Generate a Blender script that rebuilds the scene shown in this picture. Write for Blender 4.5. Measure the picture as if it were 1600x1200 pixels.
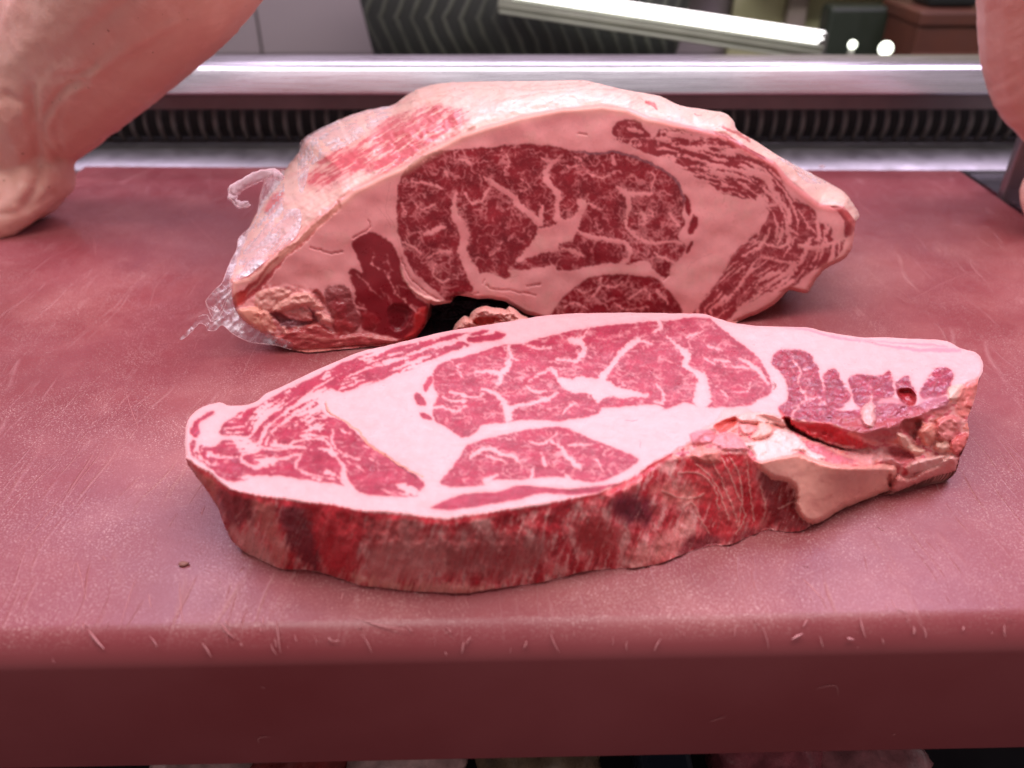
import bpy, bmesh, math, random
import numpy as np
from mathutils import Vector, Matrix
random.seed(7)
for o in list(bpy.data.objects): bpy.data.objects.remove(o)
SC = bpy.context.scene
# ------------------------------------------------------------------ camera
FPX, H, PITCH = 1248.0, 0.25, math.radians(33)
CP, SP = math.cos(PITCH), math.sin(PITCH)
cam = bpy.data.cameras.new("camera"); cam_o = bpy.data.objects.new("camera", cam)
SC.collection.objects.link(cam_o); SC.camera = cam_o
cam.sensor_width = 36; cam.lens = 36*FPX/1600; cam.clip_start = .01; cam.clip_end = 50
cam_o.location = (0, 0, H); cam_o.rotation_euler = (math.radians(90)-PITCH, 0, 0)
cam.dof.use_dof = True; cam.dof.focus_distance = .42; cam.dof.aperture_fstop = 5.8
# ------------------------------------------------------------------ light
W = bpy.data.worlds.new("World"); SC.world = W; W.use_nodes = True
bg = W.node_tree.nodes['Background']; bg.inputs[0].default_value = (.96, .82, .83, 1); bg.inputs[1].default_value = .38
def area(name, loc, target, sx, sy, power, col):
    l = bpy.data.lights.new(name, 'AREA'); l.shape = 'RECTANGLE'; l.size = sx; l.size_y = sy
    l.energy = power; l.color = col
    o = bpy.data.objects.new(name, l); SC.collection.objects.link(o); o.location = loc
    d = Vector(target)-Vector(loc); o.rotation_euler = d.to_track_quat('-Z', 'Y').to_euler()
    return o
area("overhead_light", (0, .34, .95), (0, .36, 0), 1.4, .28, 9.8, (1, .94, .95))
area("far_tube_light", (0.05, 1.5, 1.0), (0, .6, 0), 1.4, .12, 8.0, (.95, .80, 1))
area("left_lamp", (-.66, .72, .75), (-.15, .3, 0), .36, .36, 4.2, (.88, .70, 1))
area("right_lamp", (.70, .72, .75), (.2, .3, 0), .36, .36, 4.6, (.88, .70, 1))
SC.view_settings.view_transform = 'Standard'; SC.view_settings.look = 'None'
SC.view_settings.exposure = 0; SC.view_settings.gamma = 1
SC.render.resolution_x = 1024; SC.render.resolution_y = 768

# ------------------------------------------------------------------ helpers
def rays(u, v):
    a = (np.asarray(u, float)-800)/FPX; b = (np.asarray(v, float)-600)/FPX
    return a, CP-b*SP, -SP-b*CP          # x, y, z of a ray with unit depth
def at_z(u, v, z=0.):
    x, y, w = rays(u, v); t = (z-H)/w; return Vector((float(x*t), float(y*t), z))
def at_y(u, v, Y):
    x, y, w = rays(u, v); t = Y/y; return Vector((float(x*t), Y, float(H+w*t)))
def P(ox, oy, s, pts): return [(ox+p[0]/s, oy+p[1]/s) + tuple(p[2:]) for p in pts]
def crm(pts, n=4, closed=True):
    pts = [np.array(p, float) for p in pts]; N = len(pts); out = []
    for i in range(N if closed else N-1):
        p0 = pts[(i-1) % N] if closed or i > 0 else pts[i]; p1 = pts[i]; p2 = pts[(i+1) % N]
        p3 = pts[(i+2) % N] if closed or i+2 < N else p2
        for k in range(n):
            t = k/n
            out.append(.5*((2*p1)+(-p0+p2)*t+(2*p0-5*p1+4*p2-p3)*t*t+(-p0+3*p1-3*p2+p3)*t**3))
    if not closed: out.append(pts[-1])
    return np.array(out)
def _h(ix, iy, s):
    n = (ix*374761393+iy*668265263+s*1442695041).astype(np.int64)
    n = (n ^ (n >> 13))*1274126177 & 0x7fffffff
    return (n ^ (n >> 16)) & 0xffff
def noise(x, y, s=0):
    x = np.asarray(x, float); y = np.asarray(y, float)
    ix = np.floor(x).astype(np.int64); iy = np.floor(y).astype(np.int64); fx = x-ix; fy = y-iy
    ux = fx*fx*fx*(fx*(fx*6-15)+10); uy = fy*fy*fy*(fy*(fy*6-15)+10)
    def g(i, j):
        a = _h(ix+i, iy+j, s)*(2*math.pi/65536.); return np.cos(a)*(fx-i)+np.sin(a)*(fy-j)
    a = g(0, 0)*(1-ux)+g(1, 0)*ux; b = g(0, 1)*(1-ux)+g(1, 1)*ux
    return 1.5*(a*(1-uy)+b*uy)
def fbm(x, y, s=0, o=4):
    r = 0; a = .5
    for k in range(o): r = r+a*noise(x*2**k, y*2**k, s+k*17); a *= .55
    return r*1.3
def sm(x, a, b):
    t = np.clip((x-a)/(b-a), 0, 1); return t*t*(3-2*t)
def seg_dist(X, Y, a, b):
    dx, dy = b[0]-a[0], b[1]-a[1]; L = dx*dx+dy*dy+1e-9
    t = np.clip(((X-a[0])*dx+(Y-a[1])*dy)/L, 0, 1)
    return np.hypot(X-a[0]-t*dx, Y-a[1]-t*dy), t
class Field:
    def __init__(s, u0, v0, u1, v1, step, warp=1.6, seed=3, sq=1.0):
        s.u0, s.v0, s.step, s.sq = u0, v0, step, sq
        s.nu = int((u1-u0)/step)+1; s.nv = int((v1-v0)/step)+1
        s.U, s.V = np.meshgrid(u0+np.arange(s.nu)*step, v0+np.arange(s.nv)*step)
        U, V = s.U, s.V/sq
        s.WU = s.U+warp*(noise(U/7, V/7, seed)+1.3*noise(U/17, V/17, seed+1)+.6*noise(U/3.2, V/3.2, seed+5))
        s.WV = s.V+sq*warp*(noise(U/7, V/7, seed+2)+1.3*noise(U/17, V/17, seed+3)+.6*noise(U/3.2, V/3.2, seed+6))
        s.vein = np.full(s.U.shape, 99.); s.fine = np.full(s.U.shape, 99.)
    def win(s, pts, m):
        p = np.asarray(pts)[:, :2]; a = p.min(0)-m; b = p.max(0)+m
        i0 = max(0, int((a[0]-s.u0)/s.step)); i1 = min(s.nu, int((b[0]-s.u0)/s.step)+2)
        j0 = max(0, int((a[1]-s.v0)/s.step)); j1 = min(s.nv, int((b[1]-s.v0)/s.step)+2)
        return slice(j0, max(j0, j1)), slice(i0, max(i0, i1))
    def sd(s, poly, raw=False, m=60, smooth=3):
        poly = crm(poly, smooth) if smooth > 1 else np.array(poly, float)
        w = s.win(poly, m); X = (s.U if raw else s.WU)[w]; Y = (s.V if raw else s.WV)[w]
        d = np.full(X.shape, 1e9); ins = np.zeros(X.shape, bool); N = len(poly)
        for i in range(N):
            a, b = poly[i], poly[(i+1) % N]
            q, t = seg_dist(X, Y, a, b); d = np.minimum(d, q)
            c = (a[1] > Y) != (b[1] > Y)
            if abs(b[1]-a[1]) > 1e-9: ins ^= c & (X < (b[0]-a[0])*(Y-a[1])/(b[1]-a[1])+a[0])
        out = np.full(s.U.shape, float(m)); out[w] = np.where(ins, -d, d); return out
    def line(s, pts, w=None, raw=False, target=None):
        """pts (u,v,width); writes signed distance of the stroke"""
        T = s.vein if target is None else target
        for a, b in zip(pts[:-1], pts[1:]):
            wa = a[2] if w is None else w; wb = b[2] if w is None else w
            q = s.win([a[:2], b[:2]], 8+max(wa, wb))
            X = (s.U if raw else s.WU)[q]; Y = (s.V if raw else s.WV)[q]
            if X.size == 0: continue
            d, t = seg_dist(X, Y, a, b); T[q] = np.minimum(T[q], d-.5*(wa+(wb-wa)*t))
    def twig(s, x, y, ang, L, w, depth=0, rnd=random, seg=4., curl=.55, branch=.22):
        pts = [(x, y, w)]; n = max(2, int(L/seg))
        for k in range(n):
            ang += rnd.gauss(0, curl)
            x += math.cos(ang)*seg; y += math.sin(ang)*seg*s.sq
            pts.append((x, y, w*(1-(k+1)/n*.8)*rnd.uniform(.55, 1.35)))
            if depth < 2 and rnd.random() < branch:
                s.twig(x, y, ang+rnd.choice((-1, 1))*rnd.uniform(.6, 1.4), L*rnd.uniform(.25, .6), w*.75, depth+1, rnd, seg, curl, branch)
        s.line(pts, None, False, s.fine)
    def vline(s, pts, k=1., twigs=.5, seed=1):
        """a traced vein with side twigs; widths in picture pixels"""
        rnd = random.Random(seed+len(pts)*7+int(pts[0][0]))
        pts = [(p[0], p[1], p[2]*k) for p in pts]
        q = crm(pts, 3, False); s.line([tuple(p) for p in q])
        for a, b in zip(q[:-1], q[1:]):
            if rnd.random() < twigs:
                an = math.atan2((b[1]-a[1])/s.sq, b[0]-a[0])+rnd.choice((-1, 1))*rnd.uniform(.6, 1.5)
                s.twig(a[0], a[1], an, rnd.uniform(6, 22), min(3.2, max(1.4, a[2]*.5)), 1, rnd)
def ragged(F, sq=1.):
    """break up stroke edges, and natural marbling of uneven width"""
    U, V = F.U, F.V/sq
    n = noise(U/4.6, V/4.6, 201)+.7*noise(U/2.3, V/2.3, 202)+.8*noise(U/9, V/9, 203)
    F.vein = F.vein+1.6*n; F.fine = F.fine+.55*n+.35*noise(U/3.2, V/3.2, 207)+.5*noise(U/12, V/12, 208)
    wu = U+5*noise(U/13, V/13, 210)+2*noise(U/5, V/5, 211); wv = V+5*noise(U/13, V/13, 212)+2*noise(U/5, V/5, 213)
    a = np.abs(noise(wu/22, wv/15, 214))-.11*sm(noise(wu/26, wv/20, 215), -.05, .5)
    b = np.abs(noise(wu/12, wv/9, 216))-.13*sm(noise(wu/19, wv/15, 217), .0, .5)
    return np.maximum(np.clip(.5-a*16, 0, 1)*.8, np.clip(.5-b*9, 0, 1)*.45)
def blur(A, r):
    for ax in (0, 1):
        n = 2*r+1; pad = [(0, 0), (0, 0)]; pad[ax] = (r+1, r)
        c = np.cumsum(np.pad(A, pad, mode='edge'), axis=ax)
        A = (c[n:] - c[:-n])/n if ax == 0 else (c[:, n:]-c[:, :-n])/n
    return A
COL = SC.collection
def link(o, parent=None):
    COL.objects.link(o)
    if parent: o.parent = parent
    return o
def empty(name, loc, label, cat, group=None):
    o = bpy.data.objects.new(name, None); o.location = loc; o.empty_display_size = .02
    COL.objects.link(o); o['label'] = label; o['category'] = cat
    if group: o['group'] = group
    return o
def tag(o, label, cat, group=None):
    o['label'] = label; o['category'] = cat
    if group: o['group'] = group
    return o
def mesh_obj(name, verts, faces, mat, parent=None, smooth=True, col=None, normals=None):
    me = bpy.data.meshes.new(name); verts = np.asarray(verts, float)
    if parent is not None: verts = verts-np.array(parent.location)
    me.from_pydata(verts.tolist(), [], [tuple(int(i) for i in f) for f in faces]); me.update()
    if mat: me.materials.append(mat)
    if smooth: me.polygons.foreach_set('use_smooth', [True]*len(me.polygons))
    if col is not None:
        a = me.color_attributes.new('tint', 'FLOAT_COLOR', 'POINT')
        c = np.ones((len(verts), 4), np.float32); c[:, :3] = col; a.data.foreach_set('color', c.ravel())
    if normals is not None: me.normals_split_custom_set_from_vertices(normals.tolist())
    return link(bpy.data.objects.new(name, me), parent)
def bm_obj(name, bm, mat, parent=None, smooth=True):
    me = bpy.data.meshes.new(name); 
    if parent is not None: bmesh.ops.translate(bm, verts=bm.verts, vec=-Vector(parent.location))
    bm.to_mesh(me); bm.free()
    if mat: me.materials.append(mat)
    if smooth: me.polygons.foreach_set('use_smooth', [True]*len(me.polygons))
    return link(bpy.data.objects.new(name, me), parent)
def box_bm(x0, x1, y0, y1, z0, z1, bev=0.):
    bm = bmesh.new(); vs = [bm.verts.new((x, y, z)) for z in (z0, z1) for y in (y0, y1) for x in (x0, x1)]
    for f in ((0, 2, 3, 1), (4, 5, 7, 6), (0, 1, 5, 4), (2, 6, 7, 3), (0, 4, 6, 2), (1, 3, 7, 5)): bm.faces.new([vs[i] for i in f])
    if bev: bmesh.ops.bevel(bm, geom=list(bm.edges), offset=bev, segments=2, affect='EDGES', profile=.5)
    return bm
def tube_vf(path, radii, n=10, flat=1.0, up=(0, 0, 1)):
    path = [Vector(p) for p in path]; V = []; F = []
    for i, p in enumerate(path):
        d = (path[min(i+1, len(path)-1)]-path[max(i-1, 0)]).normalized()
        a = d.cross(Vector(up)); a = a.normalized() if a.length > 1e-4 else Vector((1, 0, 0)); b = a.cross(d)
        for k in range(n):
            t = 2*math.pi*k/n; V.append(p+(a*math.cos(t)+b*math.sin(t)*flat)*radii[i])
    for i in range(len(path)-1):
        for k in range(n): F.append((i*n+k, i*n+(k+1) % n, (i+1)*n+(k+1) % n, (i+1)*n+k))
    F.append(tuple(range(n))[::-1]); F.append(tuple((len(path)-1)*n+k for k in range(n)))
    return V, F
# ------------------------------------------------------------------ materials
class NT:
    def __init__(s, name):
        s.m = bpy.data.materials.new(name); s.m.use_nodes = True; s.t = s.m.node_tree; s.n = s.t.nodes
        s.p = s.n['Principled BSDF']; s.out = s.n['Material Output']
    def new(s, t, **k):
        n = s.n.new(t)
        for a, b in k.items():
            if a.startswith('i_'):
                n.inputs[int(a[2:]) if a[2:].isdigit() else a[2:].replace('_', ' ')].default_value = b
            else: setattr(n, a, b)
        return n
    def l(s, a, b): s.t.links.new(a, b)
    def noise(s, vec, scale, detail=4, rough=.55, dist=0):
        n = s.new('ShaderNodeTexNoise'); n.inputs['Scale'].default_value = scale; n.inputs['Detail'].default_value = detail
        n.inputs['Roughness'].default_value = rough; n.inputs['Distortion'].default_value = dist
        if vec: s.l(vec, n.inputs['Vector'])
        return n.outputs[0]
    def ramp(s, v, a, b, ca=0., cb=1.):
        n = s.new('ShaderNodeMapRange'); n.inputs[1].default_value = a; n.inputs[2].default_value = b
        n.inputs[3].default_value = ca; n.inputs[4].default_value = cb; s.l(v, n.inputs[0]); return n.outputs[0]
    def math(s, op, a, b=None):
        n = s.new('ShaderNodeMath', operation=op)
        for i, x in enumerate((a, b)):
            if x is None: continue
            if isinstance(x, (int, float)): n.inputs[i].default_value = x
            else: s.l(x, n.inputs[i])
        return n.outputs[0]
    def mix(s, f, a, b, mode='MIX'):
        n = s.new('ShaderNodeMix', data_type='RGBA', blend_type=mode)
        for i, x in ((0, f), (6, a), (7, b)):
            if isinstance(x, (int, float)): n.inputs[i].default_value = x
            elif isinstance(x, tuple): n.inputs[i].default_value = x+(1,)*(4-len(x))
            else: s.l(x, n.inputs[i])
        return n.outputs[2]
    def bump(s, h, strength=.3, dist=.001):
        n = s.new('ShaderNodeBump'); n.inputs['Strength'].default_value = strength; n.inputs['Distance'].default_value = dist
        s.l(h, n.inputs['Height']); s.l(n.outputs[0], s.p.inputs['Normal']); return n
    def obj(s): return s.new('ShaderNodeTexCoord').outputs['Object']
    def mapping(s, vec, scale=(1, 1, 1), rot=(0, 0, 0)):
        n = s.new('ShaderNodeMapping'); n.inputs['Scale'].default_value = scale; n.inputs['Rotation'].default_value = rot
        s.l(vec, n.inputs[0]); return n.outputs[0]
def meat_mat(name, rough=.4, sss=.18, spec=.5, coat=.0, bump=.35, base=None, sheen=0):
    k = NT(name); v = k.obj()
    if base is None: c = k.new('ShaderNodeVertexColor', layer_name='tint').outputs[0]
    else:
        c = k.mix(k.ramp(k.noise(v, 60, 5, .6), .35, .65), base[0], base[1])
    g = k.noise(v, 900, 3, .6); g2 = k.noise(v, 160, 4, .6)
    c = k.mix(1., c, k.mix(g2, (.86, .84, .84), (1.12, 1.12, 1.12)), 'MULTIPLY')
    k.l(c, k.p.inputs['Base Color'])
    r = k.ramp(k.noise(v, 220, 4, .6), .3, .7, rough-.12, rough+.16); k.l(r, k.p.inputs['Roughness'])
    k.p.inputs['Specular IOR Level'].default_value = spec
    k.p.inputs['Subsurface Weight'].default_value = sss; k.p.inputs['Subsurface Radius'].default_value = (1, .3, .25)
    k.p.inputs['Subsurface Scale'].default_value = .006
    if coat:
        k.p.inputs['Coat Weight'].default_value = coat; k.p.inputs['Coat Roughness'].default_value = .22
    h = k.math('ADD', k.math('MULTIPLY', g, .5), g2)
    k.bump(h, bump, .0008); return k.m
def simple(name, col, rough=.5, metal=0., bump=0., bscale=100, col2=None, nscale=20, emit=0):
    k = NT(name); v = k.obj()
    col2 = col2 or tuple(min(1, c*.82) for c in col)
    k.l(k.mix(k.ramp(k.noise(v, nscale, 5, .6), .35, .65), col, col2), k.p.inputs['Base Color'])
    k.p.inputs['Metallic'].default_value = metal
    k.l(k.ramp(k.noise(v, nscale*3, 4), .3, .7, rough*.8, rough*1.2), k.p.inputs['Roughness'])
    if bump: k.bump(k.noise(v, bscale, 4, .6), bump, .001)
    if emit:
        k.p.inputs['Emission Color'].default_value = col+(1,); k.p.inputs['Emission Strength'].default_value = emit
    return k.m
M_face = meat_mat('meat_cut_face', .34, .15, .36, .08, .06)
M_steak = meat_mat('steak_cut_top', .38, .15, .4, .05, .3)
M_wall = meat_mat('steak_side', .34, .12, .35, .12, .16)
M_wet = meat_mat('wet_meat', .30, .1, .5, .45, .9)
M_flank = meat_mat('fat_cap_surface', .36, .2, .5, .2, .22)
M_under = meat_mat('meat_underside', .5, 0, .3, base=((.30, .03, .035), (.5, .2, .18)))
M_scrap = meat_mat('fat_trim', .4, .3, .5, .1, .4, base=((.85, .40, .36), (.78, .30, .28)))

# ------------------------------------------------------------------ relief mesher
def relief(F, mask, outline, invt, tint, parts, parent, mats):
    """closed-over surface: grid node -> point at distance 1/invt along its line of sight"""
    # snap nodes next to the rim onto the outline
    U = F.U.copy(); V = F.V.copy()
    inner = mask.copy(); inner[1:-1, 1:-1] = mask[1:-1, 1:-1] & mask[:-2, 1:-1] & mask[2:, 1:-1] & mask[1:-1, :-2] & mask[1:-1, 2:] & mask[:-2, :-2] & mask[2:, 2:] & mask[:-2, 2:] & mask[2:, :-2]
    rim = mask & ~inner; jj, ii = np.nonzero(rim)
    X = U[jj, ii]; Y = V[jj, ii]; best = np.full(X.shape, 1e9); bx = X.copy(); by = Y.copy(); N = len(outline)
    for k in range(N):
        a, b = outline[k], outline[(k+1) % N]; d, t = seg_dist(X, Y, a, b)
        g = d < best; best[g] = d[g]; bx[g] = (a[0]+(b[0]-a[0])*t)[g]; by[g] = (a[1]+(b[1]-a[1])*t)[g]
    ok = best < 2.2*F.step; U[jj[ok], ii[ok]] = bx[ok]; V[jj[ok], ii[ok]] = by[ok]
    x, y, z = rays(U, V); T = 1/invt
    PX = np.stack([x*T, y*T, H+z*T], -1)
    x, y, z = rays(F.U, F.V); Q = np.stack([x*T, y*T, H+z*T], -1)
    gu = np.gradient(Q, axis=1); gv = np.gradient(Q, axis=0); Nn = np.cross(gv, gu)
    Nn /= np.linalg.norm(Nn, axis=-1, keepdims=True)+1e-12
    flip = (Nn*Q).sum(-1) > 0  # towards camera roughly
    Nn[:, :, :] = np.where(((Nn[..., 0]*x+Nn[..., 1]*y+Nn[..., 2]*z) > 0)[..., None], -Nn, Nn)
    quad = mask[:-1, :-1] & mask[1:, :-1] & mask[:-1, 1:] & mask[1:, 1:]
    idx = np.arange(mask.size).reshape(mask.shape)
    left = quad.copy(); objs = {}
    for name, pm, mat in parts:
        c = pm[:-1, :-1] & left; left &= ~c
        j, i = np.nonzero(c)
        if len(j) == 0: continue
        f = np.stack([idx[j, i], idx[j+1, i], idx[j+1, i+1], idx[j, i+1]], 1)
        used, inv = np.unique(f, return_inverse=True); f = inv.reshape(f.shape)
        o = mesh_obj(name, PX.reshape(-1, 3)[used], f, mats[mat], parent, True,
                     tint.reshape(-1, 3)[used], Nn.reshape(-1, 3)[used])
        objs[name] = o
    return PX, quad, objs
def rim_loop(PX, quad):
    """ordered outer boundary loop of the kept quads"""
    nv, nu = quad.shape; W_ = nu+1; nxt = {}
    q = np.pad(quad, 1)
    for j, i in zip(*np.nonzero(quad)):
        a = j*W_+i; b = a+1; c = (j+1)*W_+i; d = c+1
        if not q[j, i+1]: nxt[a] = b
        if not q[j+1, i+2]: nxt[b] = d
        if not q[j+2, i+1]: nxt[d] = c
        if not q[j+1, i]: nxt[c] = a
    best = []; seen = set()
    for s0 in list(nxt):
        if s0 in seen: continue
        lp = []; s = s0
        while s not in seen and s in nxt: seen.add(s); lp.append(s); s = nxt[s]
        if len(lp) > len(best): best = lp
    return PX.reshape(-1, 3)[best]
def mixc(C, w, col): 
    w = np.clip(w, 0, 1)[..., None]; return C*(1-w)+np.array(col)*w

# ================================================================== STEAK
def build_steak():
    T_ = lambda u, c: np.interp(u, [p[0] for p in c], [p[1] for p in c])
    rear = P(270, 480, 2.608, [(90, 680), (60, 640), (52, 590), (50, 530), (62, 460), (110, 412), (190, 388), (235, 402), (330, 390), (380, 352), (450, 322), (550, 272), (680, 215), (770, 180), (860, 160), (960, 135), (1100, 102)]) + \
        P(640, 420, 5.714, [(500, 530), (800, 482), (1050, 442), (1250, 412), (1600, 396)]) + \
        P(1000, 480, 2.857, [(0, 25), (140, 27), (280, 30), (330, 45), (420, 70), (560, 85), (740, 90), (820, 108), (900, 122), (1000, 135), (1100, 134), (1200, 140), (1290, 143), (1370, 152), (1430, 182), (1500, 203), (1528, 240), (1530, 285), (1512, 325), (1497, 400), (1480, 450), (1462, 500), (1470, 560), (1455, 610), (1432, 650), (1422, 700)])
    bot = [(1492, 736), (1470, 742), (1437, 754), (1402, 768), (1388, 767), (1350, 782), (1315, 796), (1287, 814), (1269, 820), (1255, 828), (1232, 831), (1215, 829), (1195, 829), (1170, 838), (1142, 850), (1112, 853), (1084, 860), (1056, 870), (1030, 880), (1000, 886), (955, 889), (910, 893), (875, 903), (839, 911), (800, 916), (760, 921), (730, 926), (700, 926), (653, 924), (600, 919), (561, 914), (538, 906), (510, 897), (485, 891), (442, 889), (420, 881), (400, 871), (380, 861), (362, 844), (350, 820), (341, 795), (322, 765), (304, 742)]
    out = crm(rear+bot, 4)
    rg = random.Random(5); n = len(out)
    arc = np.cumsum(np.r_[0, np.hypot(*np.diff(out, axis=0).T)])
    out = out+np.stack([noise(arc/5, arc*0, 4), noise(arc/6, arc*0, 9)], 1)*.9
    F = Field(284, 482, 1542, 934, 1.25, 1.5, 11, .62)
    U, V = F.U, F.V
    outside = F.sd([tuple(p) for p in out], raw=True, smooth=1, m=20); mask = outside < 0
    # --- four curves crossing every column: top edge, crevice, shelf edge, contact with the board
    Tc = [(284, 705), (293, 716), (310, 728), (330, 738), (345, 752), (362, 764), (400, 772), (440, 778), (480, 784), (520, 787), (560, 797), (600, 800), (640, 803), (680, 808), (700, 810), (740, 803), (780, 797), (839, 789), (900, 776), (932, 770), (965, 756), (995, 740)]
    Uc = Tc+[(1020, 722), (1060, 700), (1100, 676), (1140, 652), (1170, 641), (1200, 646), (1230, 654), (1262, 657), (1297, 660), (1330, 672), (1352, 676), (1400, 664), (1440, 645), (1480, 630), (1505, 600), (1535, 592)]
    Cc = [(p[0], p[1]+3) for p in Tc]+[(1020, 726), (1060, 706), (1100, 682), (1140, 658), (1170, 646), (1200, 652), (1230, 664), (1262, 682), (1290, 693), (1330, 703), (1355, 702), (1400, 704), (1430, 707), (1465, 706), (1500, 705), (1520, 700)]
    Bc = sorted(bot)+[(1500, 728), (1540, 690)]; Bc = [(284, 700)]+Bc
    Sc = [(u, float(T_(u, Tc))+.45*float(T_(u, Bc)-T_(u, Tc))) for u in range(290, 930, 20)]+[(960, 775), (1000, 752), (1040, 722), (1070, 714), (1120, 708), (1168, 708), (1182, 722), (1215, 714), (1250, 708), (1285, 720), (1315, 728), (1355, 727), (1387, 716), (1420, 726), (1450, 720), (1480, 712), (1500, 716)]
    u = F.U[0]
    vU, vC, vS, vB = (T_(u, c) for c in (Uc, Cc, Sc, Bc))
    vC = np.maximum(vC, vU+1.5); vS = np.maximum(vS, vC+1.5); vB = np.maximum(vB, vS+3)
    zU = np.full(u.shape, .038)
    zC = np.interp(u, [284, 990, 1060, 1170, 1230, 1290, 1400, 1540], [.0372, .0372, .0370, .0365, .032, .028, .021, .018])
    zB = np.interp(u, [284, 293, 304, 322, 341, 362, 400, 1180, 1260, 1400, 1490], [.036, .034, .029, .026, .019, .0035, .0006, .0005, .0005, .0005, .004])
    def it(v, z):
        _, _, w = rays(0, v); return w/(z-H)
    iU, iC, iB = it(vU, zU), it(vC, zC), it(vB, zB)
    # wall middle: bulges a little outwards (towards the camera)
    f = (vS-vU)/(vB-vU); lin = iU+(iB-iU)*f
    iSl = lin*(1+.010)
    zS = np.interp(u, [900, 1000, 1170, 1300, 1400, 1500], [.037, .037, .034, .0295, .021, .016]); iSr = it(vS, zS)
    k = sm(u, 930, 1000); iS = iSl*(1-k)+iSr*k
    inv = np.zeros(U.shape)
    top = it(V, .038)
    w = lambda a, b, va, vb: a+(b-a)*np.clip((V-va)/(vb-va), -.5, 1.5)
    inv = np.where(V < vU, top, np.where(V < vC, w(iU, iC, vU, vC), np.where(V < vS, w(iC, iS, vC, vS), w(iS, iB, vS, vB))))
    inv = blur(blur(inv, 2), 1)
    isTop = V < vU
    X, Y = U, V
    # relief towards the camera in metres
    rel = np.zeros(U.shape)
    rel += (.0010*fbm(U/70, V/45, 8)+.00022*fbm(U/20, V/12, 18)+.00012*noise(U/60, V/2.6, 19))*isTop
    wallm = sm(V, vU, vU+14)
    rel += wallm*(.0026*fbm(U/42, V/60, 21)+.0005*fbm(U/12, V/22, 31))
    rag = sm(U, 1010, 1110)*wallm*sm(V, vS+12, vS-4)
    rel += rag*(.0022*fbm(U/22, V/18, 41)); relwall = 1.0
    # rounded rear rim
    back = np.clip(-outside/5., 0, 1)
    rel -= np.where(isTop, (1-back)**2*.0015, 0)
    # tints
    fat = np.array((.82, .435, .445)); mus = np.array((.39, .034, .070))
    C = np.ones(U.shape+(3,))*fat
    C = mixc(C, sm(fbm(U/70, V/26, 2), 0, .5)*.35, (.84, .42, .42)); C = mixc(C, sm(noise((U+.6*V)/4, (V-.3*U)/24, 22), .15, .6)*.14, (.80, .36, .38))
    q2 = lambda pts: P(620, 480, 3.2, pts)
    q1 = lambda pts: P(270, 480, 2.608, pts)
    q3 = lambda pts: P(1000, 480, 2.857, pts)
    q4 = lambda pts: P(1080, 600, 6.668, pts)
    q5 = lambda pts: P(1180, 480, 4.0, pts)
    eye = q2([(190, 310), (250, 270), (330, 248), (430, 220), (520, 190), (620, 182), (740, 150), (860, 120), (980, 100), (1100, 86), (1250, 73), (1400, 60)]) + \
        q3([(210, 46), (300, 48), (360, 90), (420, 140), (490, 190), (540, 240), (572, 300), (592, 350), (575, 392), (520, 415), (488, 440), (400, 444), (308, 448), (250, 440), (200, 425), (160, 440), (100, 455)]) + \
        q2([(1340, 505), (1290, 487), (1200, 490), (1100, 500), (1025, 502), (1010, 530), (960, 546), (850, 565), (760, 568), (640, 562), (560, 575), (480, 583), (430, 590), (400, 622), (335, 655), (290, 630), (245, 600), (190, 565), (182, 500), (205, 445), (185, 390)])
    low = q2([(220, 870), (285, 790), (330, 720), (370, 680), (480, 650), (640, 615), (780, 598), (860, 610), (950, 650), (1050, 690), (1130, 720), (1203, 752), (1195, 780), (1120, 830), (1040, 865), (960, 874), (880, 860), (760, 845), (640, 862), (500, 862), (430, 890), (300, 902), (240, 892)])
    band = q2([(170, 1000), (330, 937), (520, 920), (600, 892), (700, 898), (820, 908), (950, 900), (1100, 885), (1150, 900), (1000, 932), (840, 937), (720, 930), (620, 960), (480, 985), (300, 1012), (200, 1010)])
    isl = [q2([(350, 155), (390, 125), (450, 113), (520, 125), (550, 140), (500, 165), (430, 172), (370, 178)]),
           q2([(135, 390), (150, 355), (180, 345), (175, 380), (150, 425), (132, 410)]), q2([(88, 440), (105, 425), (150, 475), (140, 495), (105, 485)]), q2([(108, 525), (150, 532), (180, 565), (130, 555)])]
    cap = q1([(350, 400), (450, 340), (560, 292), (700, 222), (860, 172), (960, 152), (1100, 115), (1230, 100), (1304, 97)])+q2([(300, 150), (370, 190), (300, 215), (230, 240), (120, 290), (0, 340)]) + \
        q1([(900, 280), (780, 320), (690, 345), (640, 332), (590, 370), (600, 410), (630, 440), (700, 470), (780, 540), (850, 590), (940, 650), (1020, 712), (1010, 752), (980, 772), (880, 768), (780, 762), (720, 730), (600, 712), (450, 690), (350, 690), (260, 712), (205, 700), (150, 655), (100, 622), (70, 590), (80, 540), (150, 572), (200, 545), (190, 500), (270, 430)])
    rimm = q1([(72, 510), (90, 465), (150, 425), (170, 430), (120, 465), (105, 490), (110, 525), (90, 532)])
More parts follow.
